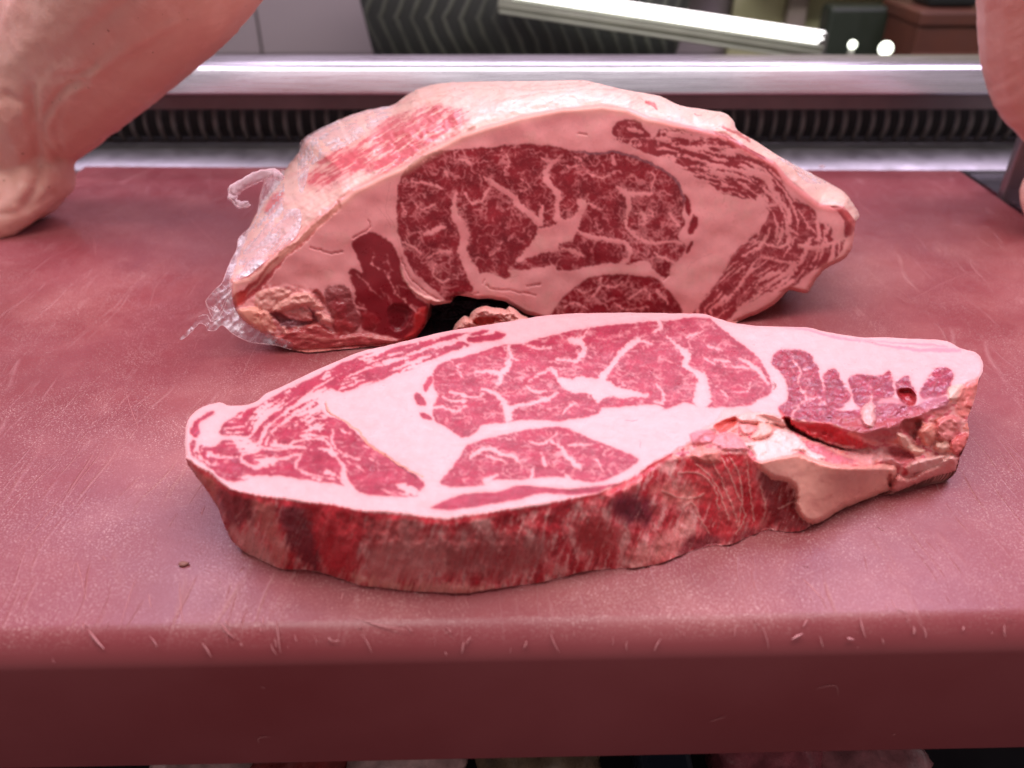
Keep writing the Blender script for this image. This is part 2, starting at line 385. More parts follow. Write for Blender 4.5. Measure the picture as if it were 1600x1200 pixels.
    rib = [q5([(100, 350), (130, 280), (180, 265), (280, 268), (340, 290), (370, 340), (400, 390), (415, 450), (425, 520), (440, 570), (400, 600), (330, 600), (280, 640), (240, 695), (210, 690), (140, 640), (190, 590), (205, 530), (185, 450), (140, 390)]),
           q5([(428, 430), (470, 385), (512, 392), (535, 445), (590, 515), (600, 580), (570, 600), (540, 625), (480, 640), (440, 600), (425, 520)]),
           q5([(585, 440), (650, 415), (740, 425), (800, 420), (840, 395), (862, 440), (870, 500), (860, 560), (790, 570), (740, 620), (690, 640), (620, 600), (605, 530)]),
           q5([(875, 480), (920, 440), (960, 430), (970, 470), (1000, 520), (1012, 590), (960, 612), (900, 580)]),
           q5([(1030, 520), (1085, 430), (1130, 380), (1190, 375), (1240, 410), (1232, 470), (1190, 540), (1090, 572), (1030, 560)]),
           q5([(205, 700), (280, 610), (400, 590), (500, 640), (620, 640), (760, 600), (880, 600), (980, 620), (1100, 580), (1210, 560), (1200, 640), (1050, 720), (900, 790), (700, 880), (620, 870), (440, 820), (280, 760)])]
    # cap muscle: fat runs as streaks along it
    def streak(guide, sc, st):
        g = crm(guide, 4, False); best = np.full(U.shape, 1e9); al = np.zeros(U.shape); ac = np.zeros(U.shape); s0 = 0
        for a, b in zip(g[:-1], g[1:]):
            L = math.hypot(b[0]-a[0], b[1]-a[1]); d, t = seg_dist(F.WU, F.WV, a, b)
            sg = np.sign((b[0]-a[0])*(V-a[1])-(b[1]-a[1])*(U-a[0])); m = d < best
            best[m] = d[m]; al[m] = (s0+t*L)[m]; ac[m] = (sg*d)[m]; s0 += L
        return noise(ac/sc, al/st, 5)+.55*noise(ac/sc*2.1, al/st*2, 6)+.3*noise(U/9, V/5, 7)
    s1 = streak([(790, 505), (650, 555), (530, 600), (430, 660), (400, 700), (330, 705)], 7.5, 60)
    s2 = streak([(330, 700), (420, 690), (520, 700), (600, 745), (680, 770)], 12, 60)
    sdcap = F.sd(cap)
    upper = sm(F.WV-(700-.37*(F.WU-400)), 30, -20)
    F.vein = np.minimum(F.vein, np.where(sdcap < 4, np.where(upper > .5, (.17-s1)*9, (.52-s2)*9), 99))
    # major veins
    for pts in ([(870, 165, 30), (915, 172, 30), (935, 210, 26), (920, 250, 24), (890, 272, 16)], [(925, 160, 14), (962, 100, 7)], [(1310, 72, 18), (1320, 100, 20), (1280, 130, 10)], [(1450, 152, 12), (1530, 120, 9)],
                [(1210, 160, 26), (1150, 200, 28), (1110, 240, 26), (1080, 290, 26), (1050, 322, 32), (1030, 350, 36)], [(1205, 160, 18), (1280, 186, 9)],
                [(1385, 180, 16), (1420, 210, 26), (1452, 240, 42), (1440, 285, 30), (1490, 322, 26), (1525, 352, 50), (1530, 400, 66), (1525, 460, 90)], [(1540, 255, 12), (1590, 285, 9)],
                [(1300, 385, 8), (1332, 430, 12), (1332, 480, 12), (1290, 470, 8)], [(560, 195, 16), (570, 240, 18), (600, 268, 12)], [(570, 250, 12), (545, 285, 12)],
                [(395, 325, 14), (470, 322, 20), (520, 332, 26), (550, 300, 28), (572, 275, 12)], [(520, 332, 26), (515, 372, 20), (495, 385, 8)],
                [(430, 408, 14), (490, 430, 22), (522, 455, 20), (550, 510, 42), (558, 552, 40)], [(545, 522, 28), (620, 490, 20), (690, 475, 20), (760, 455, 18), (805, 428, 9)],
                [(620, 178, 7), (700, 205, 12), (770, 200, 10)], [(800, 262, 10), (850, 262, 14), (890, 270, 14)], [(820, 540, 6), (870, 490, 12), (905, 480, 8)],
                [(660, 372, 8), (705, 340, 12), (765, 310, 10)], [(640, 390, 10), (680, 420, 14), (745, 420, 10)], [(165, 500, 12), (230, 500, 12), (300, 522, 12), (345, 490, 12)],
                [(265, 420, 12), (330, 440, 14), (400, 450, 12), (435, 430, 9)], [(330, 345, 8), (300, 300, 9), (330, 280, 6)], [(230, 450, 10), (290, 470, 12), (350, 470, 9)],
                [(370, 745, 22), (420, 716, 22), (480, 710, 20), (522, 735, 18), (580, 742, 20), (615, 780, 14)], [(660, 668, 10), (730, 680, 14), (800, 630, 10)],
                [(760, 660, 10), (820, 700, 16), (852, 750, 18), (900, 790, 28), (915, 808, 12)], [(850, 690, 8), (920, 690, 14), (975, 685, 8)], [(670, 850, 16), (690, 800, 9)],
                [(742, 790, 18), (722, 730, 8)], [(1000, 762, 12), (1030, 822, 8)], [(450, 745, 12), (505, 760, 12), (540, 770, 8)], [(440, 870, 34), (500, 840, 14)], [(870, 860, 20), (840, 835, 9)]):
        F.vline(q2(pts), 1/3.2, .6)
    for pts in ([(440, 230, 6), (520, 272, 20), (562, 330, 12), (588, 345, 8)], [(380, 262, 6), (490, 272, 10)], [(420, 378, 6), (480, 376, 9), (492, 340, 9)], [(360, 372, 6), (392, 398, 11)], [(300, 172, 8), (365, 192, 7)], [(330, 235, 9), (400, 242, 11)], [(150, 160, 8), (120, 130, 6)]):
        F.vline(q3(pts), 1/2.857, .5)
    for pts in ([(110, 525, 18), (150, 562, 14), (205, 535, 18), (270, 532, 18), (330, 560, 18), (352, 582, 16), (285, 602, 12), (290, 632, 14), (350, 652, 14), (430, 622, 12), (520, 600, 10), (500, 652, 10), (560, 682, 9), (660, 700, 6)],
                [(350, 572, 9), (450, 580, 9), (500, 545, 9), (600, 537, 10), (642, 562, 12), (660, 600, 10), (690, 645, 16), (700, 700, 26), (730, 740, 24)], [(572, 390, 14), (500, 430, 14), (440, 480, 10), (400, 512, 7)], [(650, 500, 8), (655, 560, 8), (700, 602, 8), (760, 620, 5)],
                [(240, 740, 10), (330, 702, 12), (450, 700, 14), (560, 730, 16), (660, 745, 18)], [(560, 410, 8), (540, 470, 8), (600, 500, 7)]):
        F.vline(q1(pts), 1/2.608, .3)
    for pts in ([(230, 310, 8), (250, 350, 9), (285, 395, 10), (265, 450, 9), (290, 510, 9), (325, 575, 14), (285, 600, 12), (240, 660, 14), (215, 690, 10)], [(285, 400, 9), (330, 385, 7)], [(325, 575, 12), (400, 565, 10), (405, 610, 7)],
                [(535, 445, 10), (570, 490, 11), (603, 540, 13), (600, 590, 10)], [(410, 400, 20), (425, 470, 14), (430, 520, 6)], [(850, 400, 14), (868, 470, 12), (870, 520, 8)], [(720, 600, 14), (730, 540, 8)], [(1010, 560, 26), (1040, 480, 14), (1100, 430, 9)]):
        F.vline(q5(pts), 1/4.0, .2)
    sde, sdl, sdb = F.sd(eye), F.sd(low), F.sd(band)
    sdi = np.minimum.reduce([F.sd(p) for p in isl]); sdr = np.minimum.reduce([F.sd(p) for p in rib]+[F.sd(rimm)])
    cen = F.sd(q2([(765, 300), (800, 312), (812, 342), (880, 357), (920, 342), (960, 352), (1030, 358), (1062, 372), (1100, 392), (1170, 412), (1245, 432), (1252, 448), (1200, 450), (1130, 455), (1050, 448), (1000, 476), (975, 442), (940, 432), (880, 430), (830, 402), (795, 352)]))
    F.vein = np.minimum(F.vein, cen)
    rnd = random.Random(3)
    j, i = np.nonzero((sde < -2) | (sdl < -2)); 
    for n in range(230):
        m = rnd.randrange(len(j)); F.twig(F.U[j[m], i[m]], F.V[j[m], i[m]], rnd.gauss(.1, .9)+rnd.choice((0, math.pi)), rnd.uniform(6, 24), rnd.uniform(1.2, 2.8), 0, rnd, 3.2, .75, .3)
    j, i = np.nonzero((sdcap < -2) | (sdr < -4))
    for n in range(120):
        m = rnd.randrange(len(j)); F.twig(F.U[j[m], i[m]], F.V[j[m], i[m]], rnd.gauss(-.2, .5), rnd.uniform(6, 20), rnd.uniform(.8, 1.6), 1, rnd, 3.2, .5, .2)
    ridge = np.abs(noise(F.WU/11, F.WV/7, 71))+.35*sm(noise(U/24, V/15, 77), .25, -.1)
    nat = .8*ragged(F, .62)*np.maximum((sde < 0) | (sdl < 0), ((sdcap < 0) & (V > 640))*.5)
    fine = np.maximum(nat, np.maximum(.6*np.clip(.5-F.fine/1.6, 0, 1), .12*np.where((sde < 0) | (sdl < 0), np.clip(.5-(ridge-.05)*9, 0, 1), 0)))
    sdm = np.minimum.reduce([sde, sdl, sdb, sdi, sdr, sdcap])
    m = np.clip(.5-sdm/1.6, 0, 1); vein = np.clip(.5-F.vein/1.5, 0, 1)
    M = m*(1-np.maximum(vein, fine))
    M = .3*M+.7*blur(M, 1); Mb = blur(M, 6); C = C*(1-Mb[..., None]*np.array((.03, .30, .26)))
    mc = mus*(1+.30*fbm(U/30, V/18, 55)+.12*noise((U+.5*V)/4, (V-.5*U)/14, 54))[..., None]*(1+.10*noise(U/3, V/2, 56))[..., None]; mc = mc*(1+sm(-sdr, -1, 1)*(.30*noise(U/2.4, V/2.2, 57)+.25*noise((U+V)/4, (U-V)/14, 58)))[..., None]
    mc = mixc(mc, sm(fbm(U/26, V/16, 59), .05, .4)*(sdr < 2)*.5, (.30, .045, .085)); deep = sm(U, 1170, 1230)[..., None]; mc = mc*(1-deep*.12*np.array((1, 1.6, .8)))
    C = C*(1-M[..., None])+mc*M[..., None]
    # rear pink stripe along the tail
    st = np.full(U.shape, 99.)
    F.line(q5([(180, 125, 2), (330, 142, 8), (500, 188, 20), (650, 212, 16), (800, 242, 22), (1000, 262, 30), (1150, 262, 38), (1270, 272, 14)]), None, False, st) if False else None
    for pts in ([(180, 125, 2), (330, 142, 10), (500, 188, 18), (650, 212, 14)], [(620, 195, 6), (800, 240, 14), (1000, 268, 20), (1150, 268, 30), (1280, 272, 16)], [(700, 205, 5), (900, 225, 12), (1100, 235, 14), (1200, 248, 10)]):
        F.line([(a, b, c/4) for a, b, c in q5(pts)], None, False, st)
    C = mixc(C, np.clip(.5-st/2.5, 0, 1)*.8, (.62, .26, .33))
    # brown-red crack beside the big fat seam
    cr = np.full(U.shape, 99.)
    F.line([(a, b, c/2.608) for a, b, c in q1([(622, 385, 3), (632, 425, 8), (700, 465, 7), (760, 505, 9), (800, 560, 9), (870, 605, 8), (940, 650, 8), (1020, 692, 7)])], None, False, cr)
    C = mixc(C, np.clip(.5-cr/1.5, 0, 1)*.85, (.78, .30, .20))
    cr2 = np.full(U.shape, 99.); F.line([(a, b, c/2.608) for a, b, c in q1([(620, 392, 2), (628, 425, 4), (690, 462, 2)])], None, False, cr2)
    F.line([(a, b, c/2.608) for a, b, c in q1([(860, 600, 2), (930, 655, 4), (1000, 705, 3)])], None, False, cr2)
    F.line([(a, b, c/2.857) for a, b, c in q3([(596, 330, 2), (605, 352, 6), (598, 368, 3)])], None, False, cr2)
    F.line(q4([(850, 0, 1), (880, 20, 1)]), 1.2, False, cr2)
    C = mixc(C, np.clip(.5-cr2/1.2, 0, 1)*.8, (.20, .04, .05)); rel -= .0012*np.clip(.5-cr2/1.5, 0, 1)
    for pts in ([(1140, 568), (1180, 572), (1205, 562)], [(1213, 700), (1220, 675), (1218, 665)], [(255, 745), (258, 738)]):
        cr3 = np.full(U.shape, 99.); F.line(q2(pts), 1.3, False, cr3); C = mixc(C, np.clip(.5-cr3/1.2, 0, 1)*.6, (.55, .15, .2))
    # wall tints
    dv = V-vU
    wt = sm(dv+2.5*noise(U/9, V/9, 61)-3.*np.clip(noise((U+.3*V)/4.5, V/40, 66), 0, 1)*3*(U < 1000), -1.5, 2.5)
    f1 = fbm(F.WU/34, F.WV/60, 62); f2 = fbm((F.WU+.35*F.WV)/9, F.WV/55, 63); f3 = fbm(U/16, V/22, 64)
    wc = np.ones(U.shape+(3,))*np.array((.66, .10, .11))
    wc = mixc(wc, sm(f1+.5*f2, .02, .32), (.50, .022, .034)); wc = mixc(wc, sm(f1+.4*f3, -.08, -.45), (.78, .30, .285))
    wc = mixc(wc, sm(f2, .18, .4)*.5, (.26, .02, .027)); wc = mixc(wc, sm(f2, -.12, -.40)*.6, (.80, .36, .34))
    def patch(pts, col, soft=5, a=1., s=0):
        nonlocal wc
        d = F.sd(pts)+4*fbm(U/10, V/14, 81+s)+8*noise((U*.95+V*.4)/6, (V-.2*U)/60, 83)+4*noise((U*.95+V*.4)/2.6, V/40, 84); wc = mixc(wc, sm(d, 1.5*soft, -1.5*soft)*a, col)
    patch(q1([(70, 640), (130, 650), (170, 700), (180, 800), (140, 740), (90, 690)]), (.50, .10, .08))
    patch(q1([(190, 740), (330, 760), (330, 860), (240, 900), (200, 850)]), (.24, .02, .025), 6)
    patch(q1([(230, 900), (330, 930), (420, 1030), (330, 1010), (250, 960)]), (.70, .27, .25), 6, .8)
    patch(q1([(330, 800), (400, 790), (430, 900), (470, 1040), (420, 1040), (380, 940)]), (.60, .15, .13), 6, .8)
    patch(q1([(430, 790), (560, 800), (590, 900), (610, 1060), (560, 1060), (470, 960)]), (.23, .02, .03), 5)
    patch(q1([(545, 790), (700, 800), (770, 850), (785, 930), (745, 1010), (725, 1120), (660, 1100), (610, 1070), (590, 960)]), (.52, .018, .028), 6, .9)
    patch(q1([(800, 850), (960, 860), (1020, 960), (850, 1010), (800, 1040), (790, 940)]), (.42, .06, .06), 8, .7)
    patch(q1([(800, 1020), (930, 950), (1130, 960), (1160, 1060), (1000, 1110), (800, 1110)]), (.62, .19, .18), 8, .7)
    patch(q1([(740, 1085), (900, 1125), (1100, 1130), (1290, 1140), (1290, 1165), (1000, 1160), (760, 1125)]), (.72, .25, .21), 5, .9)
    patch(P(700, 740, 2.667, [(0, 250), (160, 230), (330, 260), (420, 330), (300, 420), (100, 430), (0, 380)]), (.36, .06, .06), 8, .7)
    patch(P(700, 740, 2.667, [(520, 200), (640, 190), (720, 260), (640, 330), (540, 300)]), (.45, .035, .04), 7)
    patch(P(700, 740, 2.667, [(680, 110), (780, 90), (850, 130), (830, 210), (740, 210), (690, 170)]), (.18, .015, .03), 9)
    patch(P(700, 740, 2.667, [(760, 330), (860, 270), (1000, 180), (1010, 260), (960, 330), (850, 380), (770, 385)]), (.66, .21, .19), 8, .7)
    patch(P(700, 740, 2.667, [(850, 60), (960, 40), (1080, 60), (1090, 100), (1000, 130), (900, 120)]), (.70, .17, .15), 7, .8)
    patch(P(700, 740, 2.667, [(1000, 270), (1150, 250), (1290, 230), (1320, 240), (1180, 290), (1040, 330), (960, 345)]), (.27, .03, .04), 5)
    patch(q3([(230, 640), (480, 650), (540, 760), (560, 960), (480, 980), (370, 1040), (300, 900), (200, 760)]), (.54, .02, .03), 8, .8)
    patch(q3([(540, 740), (660, 760), (700, 900), (780, 960), (700, 990), (600, 980), (560, 860)]), (.26, .02, .025), 6)
    fib = np.abs(noise((U*.93+V*.42)/5.5, V/70, 67)); wc = mixc(wc, sm(fib, .07, .0)*sm(fbm(U/30, V/40, 68), -.1, .3)*.55, (.80, .36, .33))
    fib = np.abs(noise((U*.97+V*.25)/3.2, V/40, 69)); wc = wc*(1-.30*sm(fib, .16, .0)*(U < 1180))[..., None]
    # long curved sinews on the wall
    sn = np.full(U.shape, 99.)
    for pts in ([(300, 660), (360, 760), (410, 880), (430, 960)], [(350, 650), (390, 720), (430, 820), (470, 930), (430, 1010)], [(400, 670), (440, 740), (455, 850), (440, 980)], [(250, 700), (320, 760), (370, 860), (395, 950)], [(480, 690), (490, 820), (510, 950)], [(170, 740), (260, 740), (330, 800), (350, 900)],
                [(190, 900), (230, 870), (270, 940), (310, 1010)], [(540, 800), (560, 900), (545, 960)], [(620, 900), (690, 870), (700, 900)], [(100, 820), (180, 850), (240, 850), (290, 830)]):
        F.line([(a, b, 1.6) for a, b in crm(q3(pts), 4, False)], None, False, sn)
    wc = mixc(wc, np.clip(.6-sn/1.7, 0, 1)*.75, (.66, .30, .26)); rel += wallm*.0006*np.clip(.6-sn/3, 0, 1)
    # shelf, crevice, ragged area (top-lit meat and trim)
    rg_ = sm(U, 1010, 1060)*sm(V, vU-2, vU+2)*sm(V, vS+5, vS-3)
    rc = np.ones(U.shape+(3,))*np.array((.78, .31, .29))
    n1 = fbm(F.WU/16, F.WV/9, 91); rc = mixc(rc, sm(n1, .05, .3), (.60, .10, .13)); rc = mixc(rc, sm(n1, -.25, -.45), (.78, .20, .16))
    wc = wc*(1-rg_[..., None])+rc*rg_[..., None]
    C = C*(1-wt[..., None])+wc*wt[..., None]
    def dome(pts, h, soft, col=None, a=1., cs=1.5, n=0., edge=None):
        nonlocal C, rel
        d = F.sd(pts); w = np.clip(-d/soft, 0, 1); rel += h*(1-(1-w)**2)
        if n: rel += n*w*fbm(U/7, V/6, int(abs(h)*1e6) % 97)
        if col is not None: C = mixc(C, sm(d, cs, -cs)*a, col)
    R = (.44, .03, .045); PK = (.84, .42, .40); OR = (.84, .33, .27)
    patchC = lambda pts, col, soft=3, a=1.: dome(pts, 0, 1, col, a, soft)
    # upper piece wall (deep red) and crevice
    patchC(q5([(150, 640), (210, 695), (300, 720), (440, 720), (500, 740), (600, 800), (700, 855), (690, 880), (600, 870), (440, 835), (280, 775), (190, 725)]), (.56, .025, .035), 3)
    patchC(q5([(500, 690), (650, 690), (850, 700), (960, 650), (1200, 600), (1190, 660), (1000, 720), (900, 800), (820, 850), (700, 830), (560, 760)]), (.44, .06, .07), 6, .8)
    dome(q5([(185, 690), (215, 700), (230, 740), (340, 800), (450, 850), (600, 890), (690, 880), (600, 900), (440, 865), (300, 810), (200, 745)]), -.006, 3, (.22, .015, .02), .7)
    dome(q5([(890, 520), (970, 510), (1010, 570), (980, 620), (920, 590)]), -.005, 5, (.40, .02, .02), .8)
    dome(q5([(1030, 560), (1180, 550), (1210, 570), (1180, 625), (1060, 640)]), .001, 6, (.52, .18, .24), .5, 3)
    dome(q5([(740, 570), (860, 560), (960, 620), (860, 680), (760, 660)]), .001, 6, (.42, .09, .13), .5, 3)
    dome(q5([(660, 640), (700, 600), (745, 620), (740, 740), (690, 740), (665, 690)]), .003, 4, PK, .95)
    dome(q5([(1200, 560), (1210, 500), (1290, 480), (1310, 510), (1290, 570), (1230, 580)]), .002, 4, (.84, .50, .42), .9)
    dome(q5([(1290, 500), (1370, 445), (1395, 450), (1380, 540), (1340, 660), (1290, 690), (1250, 640)]), .001, 5, (.72, .17, .15), .85, 4)
    dome(q5([(1020, 780), (1060, 740), (1120, 730), (1130, 800), (1090, 870), (1050, 850)]), .004, 6, (.76, .26, .20), .85)
    dome(q5([(1130, 720), (1210, 680), (1280, 700), (1270, 790), (1200, 850), (1140, 820)]), .004, 7, (.68, .19, .18), .85, 2, .001)
    dome(q5([(1120, 850), (1210, 840), (1200, 900), (1140, 900)]), .003, 5, (.78, .42, .34), .9)
    dome(q5([(1215, 860), (1280, 790), (1335, 800), (1300, 900), (1240, 920)]), .003, 5, (.60, .10, .09), .85, 2, .001)
    dome(q5([(890, 790), (940, 800), (1000, 870), (1060, 890), (1040, 920), (960, 910), (900, 860)]), .004, 5, (.80, .42, .34), .95)
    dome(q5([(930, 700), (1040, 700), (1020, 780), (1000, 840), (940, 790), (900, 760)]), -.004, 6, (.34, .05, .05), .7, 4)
    dome(q5([(280, 850), (400, 860), (520, 920), (640, 960), (560, 980), (440, 955), (330, 910)]), .0005, 4, (.62, .15, .19), .8, 3)
    dome(q5([(560, 880), (700, 900), (820, 870), (900, 900), (960, 960), (900, 1000), (780, 960), (640, 960)]), .0, 4, (.74, .30, .30), .8, 3, .0012)
    dome(q5([(820, 870), (960, 900), (1000, 960), (940, 1000), (880, 960)]), -.002, 4, (.58, .10, .12), .8, 3)
    # ragged trim left of the flap
    dome(q4([(100, 460), (240, 400), (330, 280), (430, 250), (600, 260), (640, 290), (560, 330), (440, 360), (300, 480), (180, 480)]), .001, 4, PK, .85)
    dome(q4([(230, 440), (300, 400), (450, 350), (470, 400), (400, 470), (300, 500)]), -.002, 4, (.80, .12, .10), .9)
    dome(q4([(460, 350), (560, 300), (700, 290), (820, 300), (940, 360), (990, 400), (960, 440), (800, 410), (620, 410), (500, 390)]), .0035, 4, (.88, .46, .42), .95)
    dome(q4([(490, 420), (620, 420), (680, 470), (600, 540), (520, 500)]), .002, 4, (.84, .34, .33), .9)
    dome(q4([(620, 560), (680, 500), (700, 410), (780, 400), (860, 470), (820, 540), (700, 580)]), .0028, 4, (.88, .44, .38), .95)
    dome(q4([(0, 520), (150, 470), (260, 510), (240, 600), (100, 640), (0, 620)]), .0015, 5, (.68, .19, .23), .85, 3)
    dome(q4([(220, 620), (300, 520), (450, 520), (560, 620), (590, 700), (440, 710), (300, 680)]), .002, 6, (.72, .25, .28), .85, 3)
    dome(q4([(0, 700), (120, 670), (280, 690), (300, 800), (180, 830), (0, 760)]), .002, 6, (.82, .28, .24), .7, 4)
    dome(q4([(560, 620), (780, 570), (900, 470), (1020, 480), (1160, 600), (1250, 700), (1400, 760), (1300, 800), (1150, 700), (960, 760), (780, 790), (680, 780), (640, 700)]), .002, 6, (.87, .56, .53), .95)
    # the fat flap hanging on the wall
    flap = q3([(510, 680), (560, 640), (700, 640), (800, 680), (900, 700), (1000, 705), (1090, 700), (1150, 720), (1120, 790), (1108, 820), (1000, 862), (900, 905), (820, 955), (770, 970), (715, 940), (690, 880), (690, 820), (650, 780), (590, 770), (530, 720)])
    dfl = F.sd(flap); below = sm(V, vS-2, vS+3)
    rel = rel*(1-.75*sm(dfl, 2, -4)*below); w = np.clip(-dfl/9, 0, 1); rel += .0065*(1-(1-w)**2)*sm(V, vS-6, vS+4)
    fc = np.ones(U.shape+(3,))*np.array((.86, .36, .30))
    fc = mixc(fc, sm(fbm(U/28, V/18, 101), .05, .4)*.6, (.72, .25, .22)); fc = mixc(fc, sm(V, vS+16, vS+2), OR)
    fc = mixc(fc, np.clip(.5-F.sd(q3([(900, 710), (1000, 705), (1100, 720), (1000, 800), (880, 820)]))/20, 0, 1)*.5, (.60, .22, .20))
    a = sm(dfl, 1, -1)*below; C = C*(1-a[..., None])+fc*a[..., None]
    nub = q3([(1115, 800), (1150, 745), (1200, 760), (1260, 730), (1330, 700), (1390, 660), (1425, 690), (1400, 745), (1250, 785), (1150, 825), (1120, 820)])
    dome(nub, .005, 8, (.80, .29, .27), .95, 2, .0012)
    dome(q3([(1200, 700), (1330, 660), (1400, 660), (1380, 690), (1260, 730), (1200, 740)]), .002, 5, (.84, .48, .44), .8, 3, .001)
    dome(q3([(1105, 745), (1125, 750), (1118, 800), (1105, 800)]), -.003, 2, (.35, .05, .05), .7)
    # a pale pink rim where the cut meets the wall
    rimw = np.exp(-((dv-1)/2.2)**2)*(U < 1040)
    C = mixc(C, rimw*.25, (.8, .3, .3))
    redl = sm(dv, 1, 4)*sm(dv, 26, 8)*sm(U, 700, 640)*0+sm(dv, 1, 4)*sm(dv+6*noise(U/20, V*0, 5), 14, 6)*(U < 1050)
    C = mixc(C, redl*.75, (.62, .028, .045))
    rel += np.where(isTop, -.00028*M+.00012*noise(U/2.2, V/1.6, 3), 0)
    rel += (sdr < 0)*isTop*(U > 1170)*.0016*fbm(U/13, V/8, 47)
    rel = blur(rel, 1)
    inv = inv*(1+rel*inv*1.05)
    # never through the board
    _, _, wz = rays(U, V); inv = np.maximum(inv, wz/(.0004-H))
    C = np.clip(C, .01, .95)
    tn = empty('beef_steak', (.03, .27, 0), "thick marbled rib steak lying flat in front, its cut face up", "steak")
    topm = V < vU+1
    parts = [('eye_muscle', (sde < .5) & topm, 's'), ('lower_muscle', (sdl < .5) & topm, 's'), ('muscle_band', (sdb < .5) & topm, 's'), ('cap_muscle', (sdcap < .5) & topm, 's'),
             ('rib_muscle', (sdr < .5) & topm & (U > 1150), 'r'), ('fat_flap', (dfl < .5) & (below > .5), 'w'), ('fat_seam', topm, 's'), ('side', mask, 'w')]
    PX, quad, ob = relief(F, mask, out, inv, C, parts, tn, {'s': M_steak, 'w': M_wall, 'r': M_wet})
    lp = rim_loop(PX, quad)
    z = lp[:, 2].copy(); cen = lp.mean(0); V_ = [lp]
    for f, s in ((.8, 1.), (.45, .995), (.15, .985), (.02, .97)):
        r = lp.copy(); r[:, 2] = np.maximum(z*f, .0003); tipw = sm(-lp[:, 0], .116, .128)*sm(.30-lp[:, 1], 0, .02)*(1-f); r[:, :2] = cen[:2]+(lp[:, :2]-cen[:2])*(s-tipw*.16)[:, None]; V_.append(r)
    n = len(lp); VV = np.concatenate(V_+[np.array([[cen[0], cen[1], .0003]])]); Fc = []
    for k in range(4):
        for q in range(n): Fc.append((k*n+q, k*n+(q+1) % n, (k+1)*n+(q+1) % n, (k+1)*n+q))
    for q in range(n): Fc.append((4*n+q, 4*n+(q+1) % n, 5*n))
    mesh_obj('underside', VV, Fc, M_under, tn)
    return tn
build_steak()
